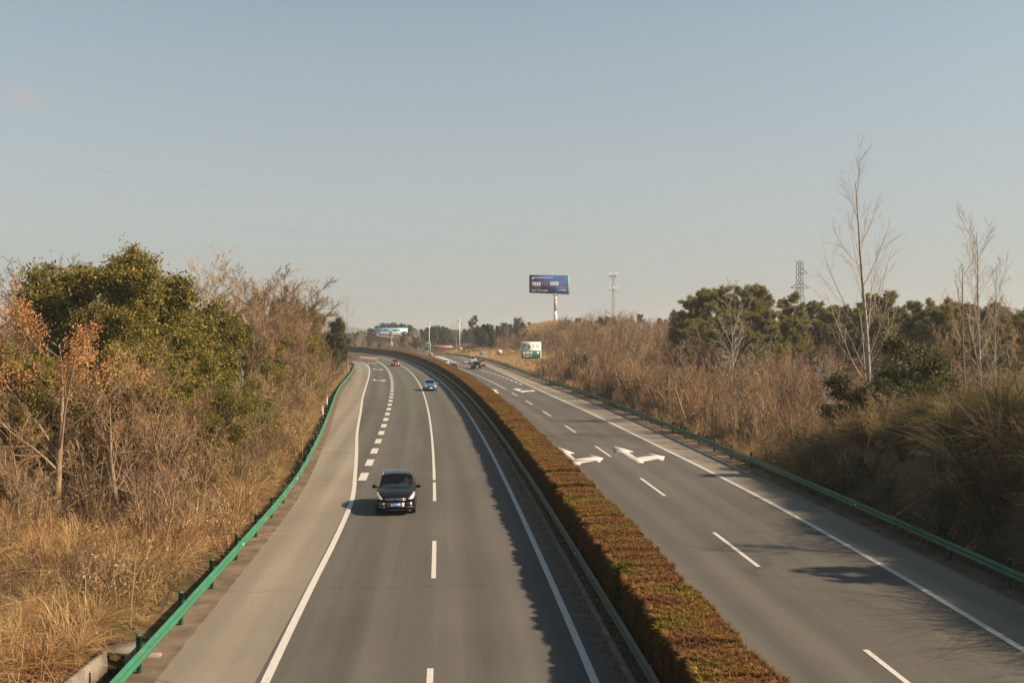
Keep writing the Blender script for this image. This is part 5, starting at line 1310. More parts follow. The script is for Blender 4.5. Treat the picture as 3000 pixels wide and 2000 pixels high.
def build_car(kind, label, cat, loc, heading, paint, front, details=True, bonnet=None, plate='plate_blue', plate_text=None, glass='glass'):
    """heading: direction of travel as an angle from +Y, anticlockwise"""
    c = CARS[kind]; sh, tree = SHELL[kind]
    t = thing({'suv': 'parked_car', 'sedan': 'car', 'van': 'minivan'}[kind] if False else ('minivan' if kind == 'van' else 'car'), label, cat, loc, heading)
    obj('body', sh['body'][0].copy(), paint, t); obj('bonnet', sh['bonnet'][0].copy(), bonnet or paint, t)
    obj('windscreen', sh['windscreen'][0].copy(), M[glass], t)
    for m in sh['side_window']: obj('side_window', m.copy(), M['glass_dark'], t)
    obj('rear_window', sh['rear_window'][0].copy(), M['glass_dark'], t)
    r = c['wr']; tm, rm = wheel_meshes(r); tm.materials.append(M['rubber']); rm.materials.append(M['alloy'])
    hw = c['W'] / 2
    for sx in (1, -1):
        for y in c['wheels']:
            circ = [(y + (r + .05) * math.cos(a), .34 + (r + .04) * math.sin(a)) for a in np.linspace(-.35, PI + .35, 18)]
            decal(tree, circ, 'r' if sx > 0 else 'l', M['black'], 'wheel_arch', t, .006, thick=.008)
            w = obj('wheel', None, None, t, loc=(sx * (hw - .115), y, r)); 
            obj('tyre', tm, None, w); obj('rim', rm, None, w, rot=(0, 0, 0 if sx > 0 else PI))
    # interior
    zf = c['sec'][c['cowl']][7][1]
    g = Geo(); g.box((0, c['sec'][c['cowl']][0] - .50, zf - .045), (1.34, .50, .10)); g.box((-.36, c['sec'][c['cowl']][0] - .52, zf + .02), (.4, .24, .10)); g.box((0, c['sec'][c['cowl']][0] - .80, zf - .25), (1.34, .2, .4)); 
    obj('dashboard', g, M['cream'] if front == 'suv' else M['interior'], t)
    for sx in (.36, -.36):
        g = Geo(); yb = c['sec'][c['rf']][0] - .62
        g.box((sx, yb, zf - .25), (.5, .14, .72), Matrix.Rotation(-.2, 3, 'X')); g.box((sx, yb - .05, zf + .2), (.26, .09, .18)); g.box((sx, yb + .25, zf - .55), (.5, .52, .14))
        obj('seat', g, M['interior'], t)
    # door mirrors
    ym = c['sec'][c['cowl']][0] - .22
    for sx in (1, -1):
        g = Geo(); add_sphere(g, (sx * (hw + .10), ym, zf - .03), (.115, .075, .085)); g.tube([(sx * (hw - .09), ym + .02, zf - .09), (sx * (hw + .06), ym, zf - .05)], .03, 6)
        obj('mirror', g.mesh('mirror', True), bonnet or paint, t)
    P, B = (lambda *a, **k: decal(tree, *a, t, **k)), None
    if front == 'suv':
        P([(.56, .735), (.60, .80), (.80, .985), (.865, .97), (.875, .86), (.80, .745)], 'f', M['lamp'], 'headlight', mirror=True)
        P([(.40, .585), (.74, .62), (.79, .56), (.76, .46), (.50, .44)], 'f', M['black'], 'air_intake', mirror=True)
        for z in (.585, .545, .505): P([(.50, z - .008), (.50, z + .008), (.72, z + .022), (.74, z + .006)], 'f', M['alloy'], 'slat', mirror=True, lift=.022)
        P([(.46, .345), (.44, .405), (.76, .445), (.79, .38)], 'f', M['fog'], 'fog_light', mirror=True)
        P([(-.40, .40), (-.44, .60), (.44, .60), (.40, .40)], 'f', M['black'], 'lower_grille')
        for z in (.585, .535, .485, .43): P([(-.42, z - .010), (-.42, z + .010), (.42, z + .010), (.42, z - .010)], 'f', M['alloy'], 'slat', lift=.024)
        P([(-.48, .685), (-.52, .80), (.52, .80), (.48, .685)], 'f', M['black'], 'upper_grille')
        for z in (.77, .715): P([(-.47, z - .011), (-.47, z + .011), (.47, z + .011), (.47, z - .011)], 'f', M['chrome'], 'slat', lift=.024)
        P([(.10 * math.cos(a), .745 + .046 * math.sin(a)) for a in np.linspace(0, 2 * PI, 18)[:-1]], 'f', M['chrome'], 'emblem', lift=.034)
        P([(.082 * math.cos(a), .745 + .034 * math.sin(a)) for a in np.linspace(0, 2 * PI, 18)[:-1]], 'f', M['emblem_blue'], 'emblem', lift=.046)
        P([(-.40, .225), (-.44, .27), (.44, .27), (.40, .225)], 'f', M['alloy'], 'skid_plate')
        for sx in (1, -1):
            g = Geo(); g.tube([(sx * .66, .02, 1.575), (sx * .66, -.15, 1.62), (sx * .655, -.8, 1.655), (sx * .63, -1.35, 1.62), (sx * .61, -1.5, 1.58)], .020, 6); obj('roof_rail', g.mesh('roof_rail', True), M['alloy'], t)
        g = Geo(); g.tube([(0, -1.25, 1.64), (0, -1.45, 1.86)], [.012, .006], 5); obj('antenna', g, M['black'], t)
        g = Geo(); g.lathe([(.17, -.012), (.19, 0), (.17, .012), (.155, 0), (.17, -.012)], 20, 'y', (0, 0, 0)); g.tube([(-.16, 0, 0), (.16, 0, 0)], .018, 5); obj('steering_wheel', g.mesh('steering_wheel', True), M['black'], t, loc=(-.36, .30, 1.0), rot=(-.5, 0, 0))
    else:
        zh = c['sec'][2][5][1] - .12
        P([(.46, zh - .14), (.50, zh - .04), (.78, zh + .06), (.84, zh - .02), (.74, zh - .12)], 'f', M['lamp'], 'headlight', mirror=True)
        P([(-.40, zh - .16), (-.44, zh - .03), (.44, zh - .03), (.40, zh - .16)], 'f', M['black'], 'grille')
        P([(.06 * math.cos(a), zh - .09 + .05 * math.sin(a)) for a in np.linspace(0, 2 * PI, 14)[:-1]], 'f', M['chrome'], 'emblem', lift=.03)
        P([(-.5, .24), (-.55, .33), (.55, .33), (.5, .24)], 'f', M['black'], 'lower_grille')
    # rear lamps and bumper trim
    zt = c['sec'][-3][5][1] - .12
    P([(.52, zt - .12), (.56, zt + .02), (.78, zt + .04), (.80, zt - .10)], 'b', M['taillight'], 'tail_light', mirror=True)
    P([(-.5, .34), (-.55, .44), (.55, .44), (.5, .34)], 'b', M['black'], 'bumper_trim')
    # number plates
    yf, yb = c['sec'][0][0], c['sec'][-1][0]
    for y, rz, z in ((yf + .045, PI, .49 if front == 'suv' else .40), (yb - .03, 0, .62 if kind != 'van' else .55)):
        p = obj('number_plate', Geo().box((0, 0, 0), (.46, .02, .15)), M[plate], t, loc=(0, y, z))
        if plate_text:
            obj('lettering', text_mesh(plate_text, .115, M['sign_white'], .002, .41), None, p, loc=(0, -.0125 if rz == 0 else .0125, 0), rot=(PI / 2, 0, rz))
    return t
M['emblem_blue'] = plain('emblem_blue', (.01, .03, .12), .3, var=.05)
paints = {'black': carpaint('paint_black', (.003, .0045, .008), .0, .14, .08), 'blue': carpaint('paint_blue', (.02, .13, .34), .3), 'blue_pale': carpaint('paint_pale_blue', (.085, .17, .27), .3), 'silver': carpaint('paint_silver', (.30, .31, .31), .5, .35),
          'red': carpaint('paint_red', (.22, .012, .025), .15), 'white': carpaint('paint_white', (.50, .49, .47), 0), 'palered': carpaint('paint_pale_red', (.26, .13, .13), .1), 'slate': carpaint('paint_slate', (.03, .045, .07), .3)}
def lane_heading(f, y, away):
    s = float(f(y + 1) - f(y - 1)) / 2
    a = math.atan2(-s, 1.0)
    return a if away else a + PI
def car_at(kind, label, px, py, f, away, paint, **k):
    """py is the row where the end of the car that faces the camera meets the road"""
    p = gnd(px, py); h = lane_heading(f, p.y, away); half = CARS[kind]['L'] / 2
    d = Vector((-math.sin(h), math.cos(h), 0)) * (half if away else -half)
    return build_car(kind, label, 'car' if kind != 'van' else 'van', (p.x + d.x, p.y + d.y, .004), h, paint, 'suv' if (kind == 'suv' and not away) else 'car', **k)
suv = car_at('suv', 'dark car with roof rails and blue plate driving towards the camera', 1158, 1511, L_lane, False, paints['black'], plate_text='鄂J·1R696')
car_at('sedan', 'blue car straddling the lane line behind the dark car', 1261, 1145.5, L_lane, False, paints['blue_pale'], bonnet=paints['blue'], plate='sign_white')
car_at('sedan', 'small red car far back on the near carriageway', 1159.4, 1072.5, L_lane, False, paints['red'], plate='sign_white')
car_at('suv', 'black car seen from behind in front of the white minivan', 1397.6, 1082, R_lane, True, paints['black'], plate='sign_white', glass='glass_dark')
car_at('sedan', 'pale red car partly hidden behind the black car driving away', 1412, 1073.5, RR_edge, True, paints['palered'], plate='sign_white')
car_at('van', 'white minivan seen from behind on the exit lane', 1385.5, 1066, RR_edge, True, paints['white'])
p7 = at(1303, 1054, 223.5); build_car('sedan', 'white car showing only its roof above the hedge', 'car', (p7.x, p7.y, .004), lane_heading(R_lane, 223, True), paints['white'], 'car', plate='sign_white')
p8 = at(1328, 1063.5, 202.6); build_car('sedan', 'slate blue car just showing above the hedge behind the white car', 'car', (p8.x, p8.y, .004), lane_heading(R_lane, 202, True), paints['slate'], 'car', bonnet=paints['white'], plate='sign_white')

# ------------------------------------------------------------------ driver of the dark car
def person_mesh():
    V = [(0, 0, 0), (0, .02, .22), (0, .0, .44), (0, -.01, .54), (0, .01, .62), (0, .02, .72),
         (.19, 0, .42), (.24, .14, .24), (.13, .38, .22), (-.19, 0, .42), (-.24, .14, .24), (-.13, .38, .22),
         (.10, .05, -.02), (.12, .42, .04), (.12, .48, -.3), (-.10, .05, -.02), (-.12, .42, .04), (-.12, .48, -.3)]
    E = [(0, 1), (1, 2), (2, 3), (3, 4), (4, 5), (2, 6), (6, 7), (7, 8), (2, 9), (9, 10), (10, 11), (0, 12), (12, 13), (13, 14), (0, 15), (15, 16), (16, 17)]
    Rr = [.15, .15, .13, .055, .085, .08, .07, .05, .04, .07, .05, .04, .09, .075, .05, .09, .075, .05]
    me = bpy.data.meshes.new('person'); me.from_pydata(V, E, [])
    o = bpy.data.objects.new('person', me); COL.objects.link(o)
    md = o.modifiers.new('skin', 'SKIN'); o.modifiers.new('sub', 'SUBSURF').levels = 1
    for i, sv in enumerate(me.skin_vertices[0].data): sv.radius = (Rr[i], Rr[i]); sv.use_root = (i == 0)
    dg = bpy.context.evaluated_depsgraph_get(); m = bpy.data.meshes.new_from_object(o.evaluated_get(dg)); bpy.data.objects.remove(o)
    for f in m.polygons: f.use_smooth = True
    m.materials.clear(); m.materials.append(M['clothes']); m.materials.append(M['skin'])
    for f in m.polygons:
        c = f.center
        if c.z > .5 or (c.y > .33 and c.z > .12): f.material_index = 1
    return m
M['clothes'] = plain('dark_clothes', (.035, .04, .05), .9); M['skin'] = plain('skin', (.36, .20, .13), .6, var=.05)
suv_m = suv.matrix_basis
hip = Matrix.Translation(suv.location) @ Matrix.Rotation(suv.rotation_euler.z, 4, 'Z') @ Vector((-.36, -.38, .62))
tag(obj('person', person_mesh(), None, loc=hip, rot=(0, 0, suv.rotation_euler.z)), 'driver in dark clothes holding the wheel of the dark car', 'person')

# ------------------------------------------------------------------ road signs
def face_board(px, py, Y):
    """frame at a point, +x to the right as seen from the camera, -y towards the camera"""
    p = at(px, py, Y); return p
def post_down(t, x, ztop, r=.05, mat='grey_post', y=.06):
    base = t.location; zg = gz(base.x + x, base.y + y)
    g = Geo(); g.tube([(x, y, zg - base.z - .3), (x, y, ztop)], r, 10); obj('post', g.mesh('post', True), M[mat], t)
def rounded(w, h, r, n=5):
    pts = []
    for cx, cy, a0 in ((w / 2 - r, h / 2 - r, 0), (-w / 2 + r, h / 2 - r, PI / 2), (-w / 2 + r, -h / 2 + r, PI), (w / 2 - r, -h / 2 + r, 3 * PI / 2)):
        pts += [(cx + r * math.cos(a0 + PI / 2 * k / n), cy + r * math.sin(a0 + PI / 2 * k / n)) for k in range(n + 1)]
    return pts
FACE = Matrix.Rotation(PI / 2, 4, 'X')         # flat (x, y) art -> upright, facing -y
def art(name, poly, mat, t, lift, thick=.004, at_=(0, 0)):
    g = Geo(); g.prism([(p[0] + at_[0], p[1] + at_[1]) for p in poly], lift, lift + thick, FACE)
    return obj(name, g, mat, t)
def circle(r, n=28, c=(0, 0)): return [(c[0] + r * math.cos(a), c[1] + r * math.sin(a)) for a in np.arange(n) * 2 * PI / n]
def letter(body, size, mat, t, x, z, lift, width=None, bold=0.0):
    return obj('lettering', text_mesh(body, size, mat, .003, width, bold), None, t, loc=(x, -lift, z), rot=(PI / 2, 0, 0))
# service area sign
Yd = 214.0; p = at(1556, 1026, Yd); W_, H_ = 60 * Yd / FPX, 48.5 * Yd / FPX
t = thing('service_sign', 'white and green service area sign with pictograms on two posts', 'road sign', (p.x, p.y, p.z), .2)
art('panel', rounded(W_, H_, .22), M['sign_white'], t, 0, .03)
art('lower_field', [(-W_ / 2 + .10, -.02), (-W_ / 2 + .10, -H_ / 2 + .2), (-W_ / 2 + .2, -H_ / 2 + .1), (W_ / 2 - .2, -H_ / 2 + .1), (W_ / 2 - .10, -H_ / 2 + .2), (W_ / 2 - .10, -.02)], M['sign_green'], t, .032)
u = W_ / 1190                                                     # artwork measured on an enlargement 1190 wide
def sx_(x): return (x - 1105) * u
def sz_(y): return (905 - y) * u
letter('P', 1.28, M['sign_green'], t, sx_(705), sz_(665), .034, .80, .03)
art('pump', [(sx_(945), sz_(800)), (sx_(1050), sz_(800)), (sx_(1050), sz_(540)), (sx_(945), sz_(540))], M['sign_green'], t, .032)
art('pump_window', [(sx_(962), sz_(605)), (sx_(1034), sz_(605)), (sx_(1034), sz_(552)), (sx_(962), sz_(552))], M['sign_white'], t, .038)
art('pump_base', [(sx_(890), sz_(806)), (sx_(1095), sz_(806)), (sx_(1095), sz_(792)), (sx_(890), sz_(792))], M['sign_green'], t, .034)
art('spanner', [(sx_(1212), sz_(780)), (sx_(1246), sz_(780)), (sx_(1248), sz_(620)), (sx_(1268), sz_(580)), (sx_(1258), sz_(530)), (sx_(1240), sz_(570)), (sx_(1218), sz_(570)), (sx_(1202), sz_(530)), (sx_(1196), sz_(580)), (sx_(1214), sz_(620))], M['sign_green'], t, .032)
art('knife', [(sx_(1375), sz_(530)), (sx_(1410), sz_(550)), (sx_(1605), sz_(790)), (sx_(1585), sz_(805)), (sx_(1390), sz_(580))], M['sign_back'], t, .032)
art('fork', [(sx_(1375), sz_(800)), (sx_(1398), sz_(805)), (sx_(1530), sz_(655)), (sx_(1585), sz_(590)), (sx_(1598), sz_(530)), (sx_(1545), sz_(560)), (sx_(1500), sz_(640))], M['sign_back'], t, .036)
letter('总路咀', .72, M['sign_white'], t, sx_(890), sz_(1040), .037, 620 * u, .012)
letter('Zongluzui', .42, M['sign_white'], t, sx_(890), sz_(1240), .037, 530 * u, .012)
art('arrow', [(sx_(a), sz_(b)) for a, b in ((1355, 1165), (1395, 1205), (1500, 1105), (1490, 1190), (1555, 1110), (1570, 1005), (1400, 1000), (1375, 1050), (1440, 1060))], M['sign_white'], t, .037)
for x in (-W_ * .28, W_ * .24): post_down(t, x, H_ * .45, .10)
# round speed limits
def limit_sign(label, px, py, Y, num):
    p = at(px, py, Y); r = .62 if num == '60' else .5
    r = (16.5 if num == '60' else 9.0) / 2 * Y / FPX * 1.0
    t = thing('speed_limit_sign', label, 'road sign', p)
    art('disc', circle(r), M['sign_red'], t, 0, .02); art('disc_face', circle(r * .76), M['sign_white'], t, .022)
    letter(num, r * 1.05, M['sign_back'], t, 0, 0, .029, r * 1.02, .01)
    post_down(t, 0, -r * .2, .05)
limit_sign('round red ringed sign reading sixty', 1463.5, 1031.5, 236, '60')
limit_sign('small round red ringed sign reading forty beyond the minivan', 1350, 1022, 300, '40')
p = at(1410, 1032, 276); t = thing('lane_guide_sign', 'small blue lane guide sign right of the white minivan', 'road sign', p)
w, h = 9.5 * 276 / FPX, 13.5 * 276 / FPX
art('panel', rounded(w, h, .08), M['sign_blue'], t, 0, .02)
for x in (-.18, .18): art('stripe', [(x - .05, -.42), (x + .05, -.42), (x + .05, .3), (x, .42), (x - .05, .3)], M['sign_white'], t, .022)
post_down(t, 0, -.2, .05)
# exit sign in the gore
Yd = 300.0; p = at(1252.8, 1014.3, Yd); w, h = 17.6 * Yd / FPX, 23.6 * Yd / FPX
t = thing('exit_sign', 'small green exit sign with two lines of characters beside the red canopy', 'road sign', p)
art('panel', rounded(w, h, .1), M['sign_white'], t, 0, .02); art('field', rounded(w - .1, h - .1, .08), M['sign_green'], t, .022)
letter('总路咀', .36, M['sign_white'], t, 0, h * .34, .029, w * .74, .01); letter('Zongluzui', .14, M['sign_white'], t, 0, h * .19, .029, w * .7)
letter('服务区', .36, M['sign_white'], t, 0, h * .03, .029, w * .74, .01); letter('SERVICE AREA', .13, M['sign_white'], t, 0, -h * .14, .029, w * .74)
art('arrow', [(-.14, -h * .4), (-.05, -h * .44), (.08, -h * .34), (.16, -h * .38), (.16, -h * .24), (-.06, -h * .24), (0, -h * .29)], M['sign_white'], t, .028)
for x in (-w * .2, w * .18): post_down(t, x, -h * .3, .07, 'galv')

# ------------------------------------------------------------------ billboards
def frame_to(a, b):
    """matrix with x from a to b (horizontal), y away from the viewer side, z up"""
    x = (b - a).normalized(); z = Vector((0, 0, 1)); y = z.cross(x)
    m = Matrix((x, y, z)).transposed().to_4x4(); m.translation = (a + b) / 2; return m
Ym = 331.0; base = at(1627, 950, Ym); zg = gz(base.x, base.y)
t = thing('mast_billboard', 'tall blue billboard with Chinese lettering on a white mast', 'billboard', (base.x, base.y, zg))
zt, zb = at(1600, 806.5, Ym).z, at(1600, 858.5, Ym).z; hh = zt - zb; zc = (zt + zb) / 2 - zg
A = at(1551, 830, 328); Bp = at(1664.5, 830, 331.5); Cp = at(1667, 830, 344)
for v in (A, Bp, Cp): v.x -= base.x; v.y -= base.y; v.z = zc
M['board_blue'] = plain('billboard_blue', (.014, .055, .17), .8, var=.4, scale=.25, spec=.1)
M['board_glow'] = plain('billboard_cyan', (.05, .22, .42), .8, var=.3, scale=.4)
M['board_red'] = plain('billboard_red', (.45, .04, .06), .45, var=.05)
def panel(name, a, b, mat):
    m = frame_to(a, b); wl_ = (b - a).length
    o = obj(name, Geo().box((0, .12, 0), (wl_, .22, hh)), mat, t); o.matrix_local = m; return o, wl_
front, wf = panel('front_panel', A, Bp, M['board_blue'])
back, _ = panel('rear_panel', Cp, A + Vector((.1, .5, 0)), M['galv'])
side, _ = panel('side_panel', Bp + Vector((.05, .3, 0)), Cp - Vector((0, .3, 0)), M['grey_post'])
sc = wf / 890                                                       # lettering measured on an enlargement, board 890 x 395
def btxt(body, x, y, size, mat, width, bold=.0): obj('lettering', text_mesh(body, size, mat, .004, width * sc, bold), None, front, loc=((x - 845) * sc, -.006, (412 - y) * hh / 395), rot=(PI / 2, 0, 0))
btxt('不找关系', 560, 412, 1.5, M['sign_white'], 200, .02); btxt('不求人', 740, 405, 1.4, M['board_red'], 145, .02)
btxt('农商贷款', 970, 400, 1.5, M['sign_white'], 205, .02); btxt('送上门', 1155, 400, 1.4, M['board_red'], 150, .02)
btxt('湖北农商银行', 585, 272, .5, M['sign_white'], 150); btxt('麻城农商银行', 790, 268, .45, M['sign_white'], 300)
btxt('96568', 1178, 540, .55, M['sign_white'], 110, .01); btxt('客服热线', 1080, 545, .3, M['sign_white'], 75); btxt('社区银行  乡村振兴  普惠金融', 630, 555, .4, M['sign_white'], 365)
def bart(name, pts, mat): 
    g = Geo(); g.prism([((x - 845) * sc, (412 - y) * hh / 395) for x, y in pts], .004, .008, FACE); obj(name, g, mat, front)
bart('emblem', [(450, 300), (475, 262), (500, 300), (488, 312), (475, 290), (462, 312)], M['sign_white'])
bart('light_streak', [(402, 516), (402, 513), (670, 504), (670, 510)], M['board_glow']); bart('light_streak', [(900, 498), (1050, 482), (1280, 488), (1280, 492), (1060, 508)], M['board_glow'])
g = Geo(); g.tube([(0, 0, -.6), (0, 0, 4)], .56, 20); g.tube([(0, 0, 3.9), (0, 0, zb - zg + .1)], [.54, .50], 20); obj('mast', g.mesh('mast', True), M['pole_white'], t)
g = Geo(); g.box((0, 2.2, zb - zg + .16), (5.5, .35, .3)); g.box((-3, 2.4, zb - zg + .16), (.25, 7, .25)); g.box((3, 3.4, zb - zg + .16), (.25, 9, .25)); g.box((0, .1, zb - zg - .5), (2.2, 1.6, .08)); obj('walkway', g, M['grey_post'], t)
# far billboard with a pagoda picture
Yb = 520.0; c = at(1147, 976.5, Yb); w, h = 94 * Yb / FPX, 32 * Yb / FPX; zg = gz(c.x, c.y)
t = thing('picture_billboard', 'distant billboard showing a red pagoda under a blue sky', 'billboard', (c.x, c.y, zg), math.radians(6))
bz = c.z - zg
M['print_sky'] = plain('print_sky', (.16, .40, .58), .5, var=.3, scale=.2); M['print_cloud'] = plain('print_cloud', (.48, .58, .62), .5, var=.15, scale=.3)
M['print_red'] = plain('print_red', (.36, .10, .07), .5, var=.2, scale=.8); M['print_gold'] = plain('print_gold', (.46, .28, .13), .5, var=.2, scale=.8); M['print_green'] = plain('print_green', (.05, .10, .07), .5, var=.3)
pnl = obj('panel', Geo().box((0, .3, 0), (w, .5, h)), M['print_sky'], t, loc=(0, 0, bz))
def part2(name, poly, mat, lift): art(name, [(x * w / 730, y * h / 245) for x, y in poly], mat, pnl, lift - .05 + .06)
part2('cloud', [(-360, 10), (-200, 40), (-60, 20), (100, 45), (300, 15), (360, 30), (360, -60), (-360, -60)], M['print_cloud'], .0)
part2('roofs', [(-360, -10), (-310, -20), (-290, -45), (-150, -50), (-110, -65), (-60, -60), (-60, -85), (-360, -70)], M['print_red'], .012)
part2('roofs', [(60, -60), (180, -45), (270, -40), (320, -20), (360, -20), (360, -75), (60, -80)], M['print_red'], .012)
part2('garden', [(-360, -65), (-200, -60), (-100, -80), (360, -72), (360, -120), (-360, -120)], M['print_green'], .02)
part2('terrace', [(-90, -118), (-60, -75), (60, -75), (80, -118)], M['print_gold'], .028)
for i, (y, ww) in enumerate(((-70, 62), (-30, 58), (5, 50))):
    part2('storey', [(-ww + 14, y), (ww - 14, y), (ww - 14, y + 30), (-ww + 14, y + 30)], M['print_gold'], .032)
    part2('eave', [(-ww, y + 30), (-ww + 16, y + 24), (ww - 16, y + 24), (ww, y + 30), (ww - 22, y + 40), (-ww + 22, y + 40)], M['print_red'], .04)
part2('spire', [(-20, 45), (20, 45), (4, 62), (-4, 62)], M['print_red'], .044)
part2('red_title', [(-160, 70), (-30, 74), (-30, 92), (-160, 88)], M['print_red'], .012); part2('red_title', [(40, 62), (200, 66), (200, 92), (40, 88)], M['print_red'], .012)
g = Geo(); g.tube([(0, .8, -1), (0, .8, bz - h * .4)], .5, 14); obj('mast', g.mesh('mast', True), M['pole_white'], t)

# ------------------------------------------------------------------ lamp masts, towers and wires
def lamp_mast(label, px, top_y, Y, base_z=None):
    p = at(px, top_y, Y); zg = gz(p.x, p.y); hgt = p.z - zg
    t = thing('lamp_mast', label, 'lamp post', (p.x, p.y, zg))
    g = Geo(); g.tube([(0, 0, -.3), (0, 0, hgt - .3)], [.12, .07], 12); obj('pole', g.mesh('pole', True), M['white'], t)
    g = Geo(); g.lathe([(.02, hgt + .12), (.35, hgt + .02), (.38, hgt - .12), (.25, hgt - .22), (.02, hgt - .26)], 18); obj('lamp_head', g.mesh('lamp_head', True), M['white'], t)
    g = Geo(); g.tube([(-.62, 0, hgt - .28), (.62, 0, hgt - .28)], .05, 8); g.tube([(0, -.62, hgt - .28), (0, .62, hgt - .28)], .05, 8); obj('crossarm', g, M['grey_post'], t)
lamp_mast('white lamp mast rising behind the small green exit sign', 1257.5, 946, 318)
lamp_mast('white lamp mast between the hazy tall bare trees', 1346.5, 938, 312)
# mobile phone mast
Yt = 420.0; p = at(1797, 799, Yt); zg = gz(p.x, p.y); hgt = p.z - zg
t = thing('phone_mast', 'slim lattice phone mast with antennas on the skyline', 'mast', (p.x, p.y, zg))
g = Geo()
for k in range(3):
    a = k * 2 * PI / 3 + .3; g.tube([(math.cos(a) * .9, math.sin(a) * .9, -.3), (math.cos(a) * .45, math.sin(a) * .45, hgt - 1)], .065, 5)
obj('legs', g, M['grey_post'], t)
g = Geo(); nlev = 18
for i in range(nlev):
    z0, z1 = i * (hgt - 1) / nlev, (i + 1) * (hgt - 1) / nlev; r0, r1 = .9 - .45 * i / nlev, .9 - .45 * (i + 1) / nlev
    for k in range(3):
        a, b = k * 2 * PI / 3 + .3, (k + 1) * 2 * PI / 3 + .3
        g.tube([(math.cos(a) * r0, math.sin(a) * r0, z0), (math.cos(b) * r1, math.sin(b) * r1, z1)], .035, 4, False)
obj('bracing', g, M['grey_post'], t)
for zz, n in ((hgt - 1.6, 6), (hgt - 7.5, 4)):
    g = Geo(); g.lathe([(1.5, zz - .05), (1.6, zz), (1.5, zz + .05), (1.4, zz), (1.5, zz - .05)], 16); obj('platform', g, M['galv'], t)
    for k in range(n):
        a = k * 2 * PI / n; obj('antenna', Geo().box((0, 0, 0), (.26, .14, 1.7)), M['galv'], t, loc=(math.cos(a) * 1.6, math.sin(a) * 1.6, zz + .7), rot=(0, 0, a + PI / 2))
# electricity pylon and its lines
Yp = 480.0; p = at(2343, 764, Yp); zg = gz(p.x, p.y); hgt = p.z - zg
t = thing('electricity_pylon', 'dark lattice electricity pylon behind the right pines', 'pylon', (p.x, p.y, zg), .3)
M['pylon'] = plain('pylon_steel', (.10, .11, .12), .6, .3, var=.2)
wid = lambda z: 1.15 + 3.2 * max(0, 1 - z / (hgt * .62))
g = Geo(); zs = list(np.linspace(-.3, hgt, 16))
for sx in (-1, 1):
    for sy in (-1, 1): g.tube([(sx * wid(z) , sy * wid(z), z) for z in zs], .14, 4, False)
obj('legs', g, M['pylon'], t)
g = Geo()
for z0, z1 in zip(zs[:-1], zs[1:]):
    for (ax, ay), (bx, by) in (((-1, -1), (1, -1)), ((1, -1), (1, 1)), ((1, 1), (-1, 1)), ((-1, 1), (-1, -1))):
        g.tube([(ax * wid(z0), ay * wid(z0), z0), (bx * wid(z1), by * wid(z1), z1)], .07, 4, False)
        g.tube([(bx * wid(z0), by * wid(z0), z0), (ax * wid(z1), ay * wid(z1), z1)], .07, 4, False)
obj('bracing', g, M['pylon'], t)
ends = []
for zz, xs in ((hgt - 5.9, (4.3,)), (hgt - 12.9, (-4.9, 5.2))):
    for x in xs:
        g = Geo()
        for sy in (-1, 1):
            g.tube([(0, sy * 1.15, zz), (x, 0, zz)], .14, 4); g.tube([(0, sy * 1.15, zz + 2.8), (x, 0, zz + .1)], .11, 4)
        obj('crossarm', g, M['pylon'], t)
        g = Geo()
        for k in range(7): g.lathe([(.03, -.25 * k), (.16, -.25 * k - .1), (.03, -.25 * k - .2)], 8, 'z', (x, 0, zz - .15))
        obj('insulator', g, M['white'], t); ends.append((x, zz - 2.0))
M['wire'] = plain('wire', (.10, .10, .10), .6)
def cable(label, a, b, sag, r=.03):
    n = 40; pts = [a + (b - a) * (i / n) - Vector((0, 0, sag * 4 * (i / n) * (1 - i / n))) for i in range(n + 1)]
    g = Geo(); g.tube([tuple(q - a) for q in pts], r, 5); tag(obj('power_cable', g, M['wire'], loc=a), label, 'cable')
cable('upper thin power cable crossing the whole sky from the pylon', at(2340, 766, 480), at(-400, 395, 190), 2.0, .013)
cable('lower faint power cable crossing the sky from the pylon arm', at(2362, 806, 480), at(-500, 520, 205), 2.4, .010)

# ------------------------------------------------------------------ service area: red canopy, container, boulder, barriers
Yc = 400.0; a = at(1259, 1016.5, Yc); b = at(1327, 1019, Yc + 4); zc0 = gz(a.x, a.y)
M['canopy_red'] = plain('canopy_red', (.42, .12, .11), .5, var=.08)
base_z = at(1275, 1041.5, Yc).z
t = thing('service_canopy', 'flat red canopy on white columns at the service area', 'canopy', ((a.x + b.x) / 2, Yc + 3, base_z))
lw = b.x - a.x; zt_ = at(1280, 1013.8, Yc).z - base_z
obj('fascia', Geo().box((0, 0, zt_ - .42), (lw, 7.5, .85)), M['canopy_red'], t); obj('soffit', Geo().box((0, 0, zt_ - .93), (lw - .3, 7.2, .14)), M['white'], t)
for x in (-lw * .24, lw * .30):
    for y in (-2.2, 2.2): obj('column', Geo().box((x, y, (zt_ - 1.0) / 2), (.42, .42, zt_ - 1.0)), M['white'], t)
tag(sheet('service_yard', [(a.x - 12, 360), (b.x + 14, 352), (b.x + 22, 440), (a.x - 20, 440)], base_z - .02, M['gore_concrete']), kind='structure')
p = at(1360.5, 1035.5, 318); w = 41 * 318 / FPX
t = thing('green_container', 'low dark green container beside the slip road guardrail', 'container', (p.x, p.y, 0))
M['container'] = plain('container_green', (.028, .055, .042), .6, var=.2); h = p.z + .55
obj('shell', Geo().box((0, 0, h / 2), (w, 2.2, h)), M['container'], t); obj('roof', Geo().box((0, 0, h + .04), (w + .12, 2.3, .08)), M['grey_post'], t)
for k in range(9): obj('rib', Geo().box((-w / 2 + w * (k + .5) / 9, -1.12, h / 2), (.09, .06, h - .15)), M['container'], t)
p = at(1262, 1040, 312); g = Geo(); r = np.random.default_rng(3)
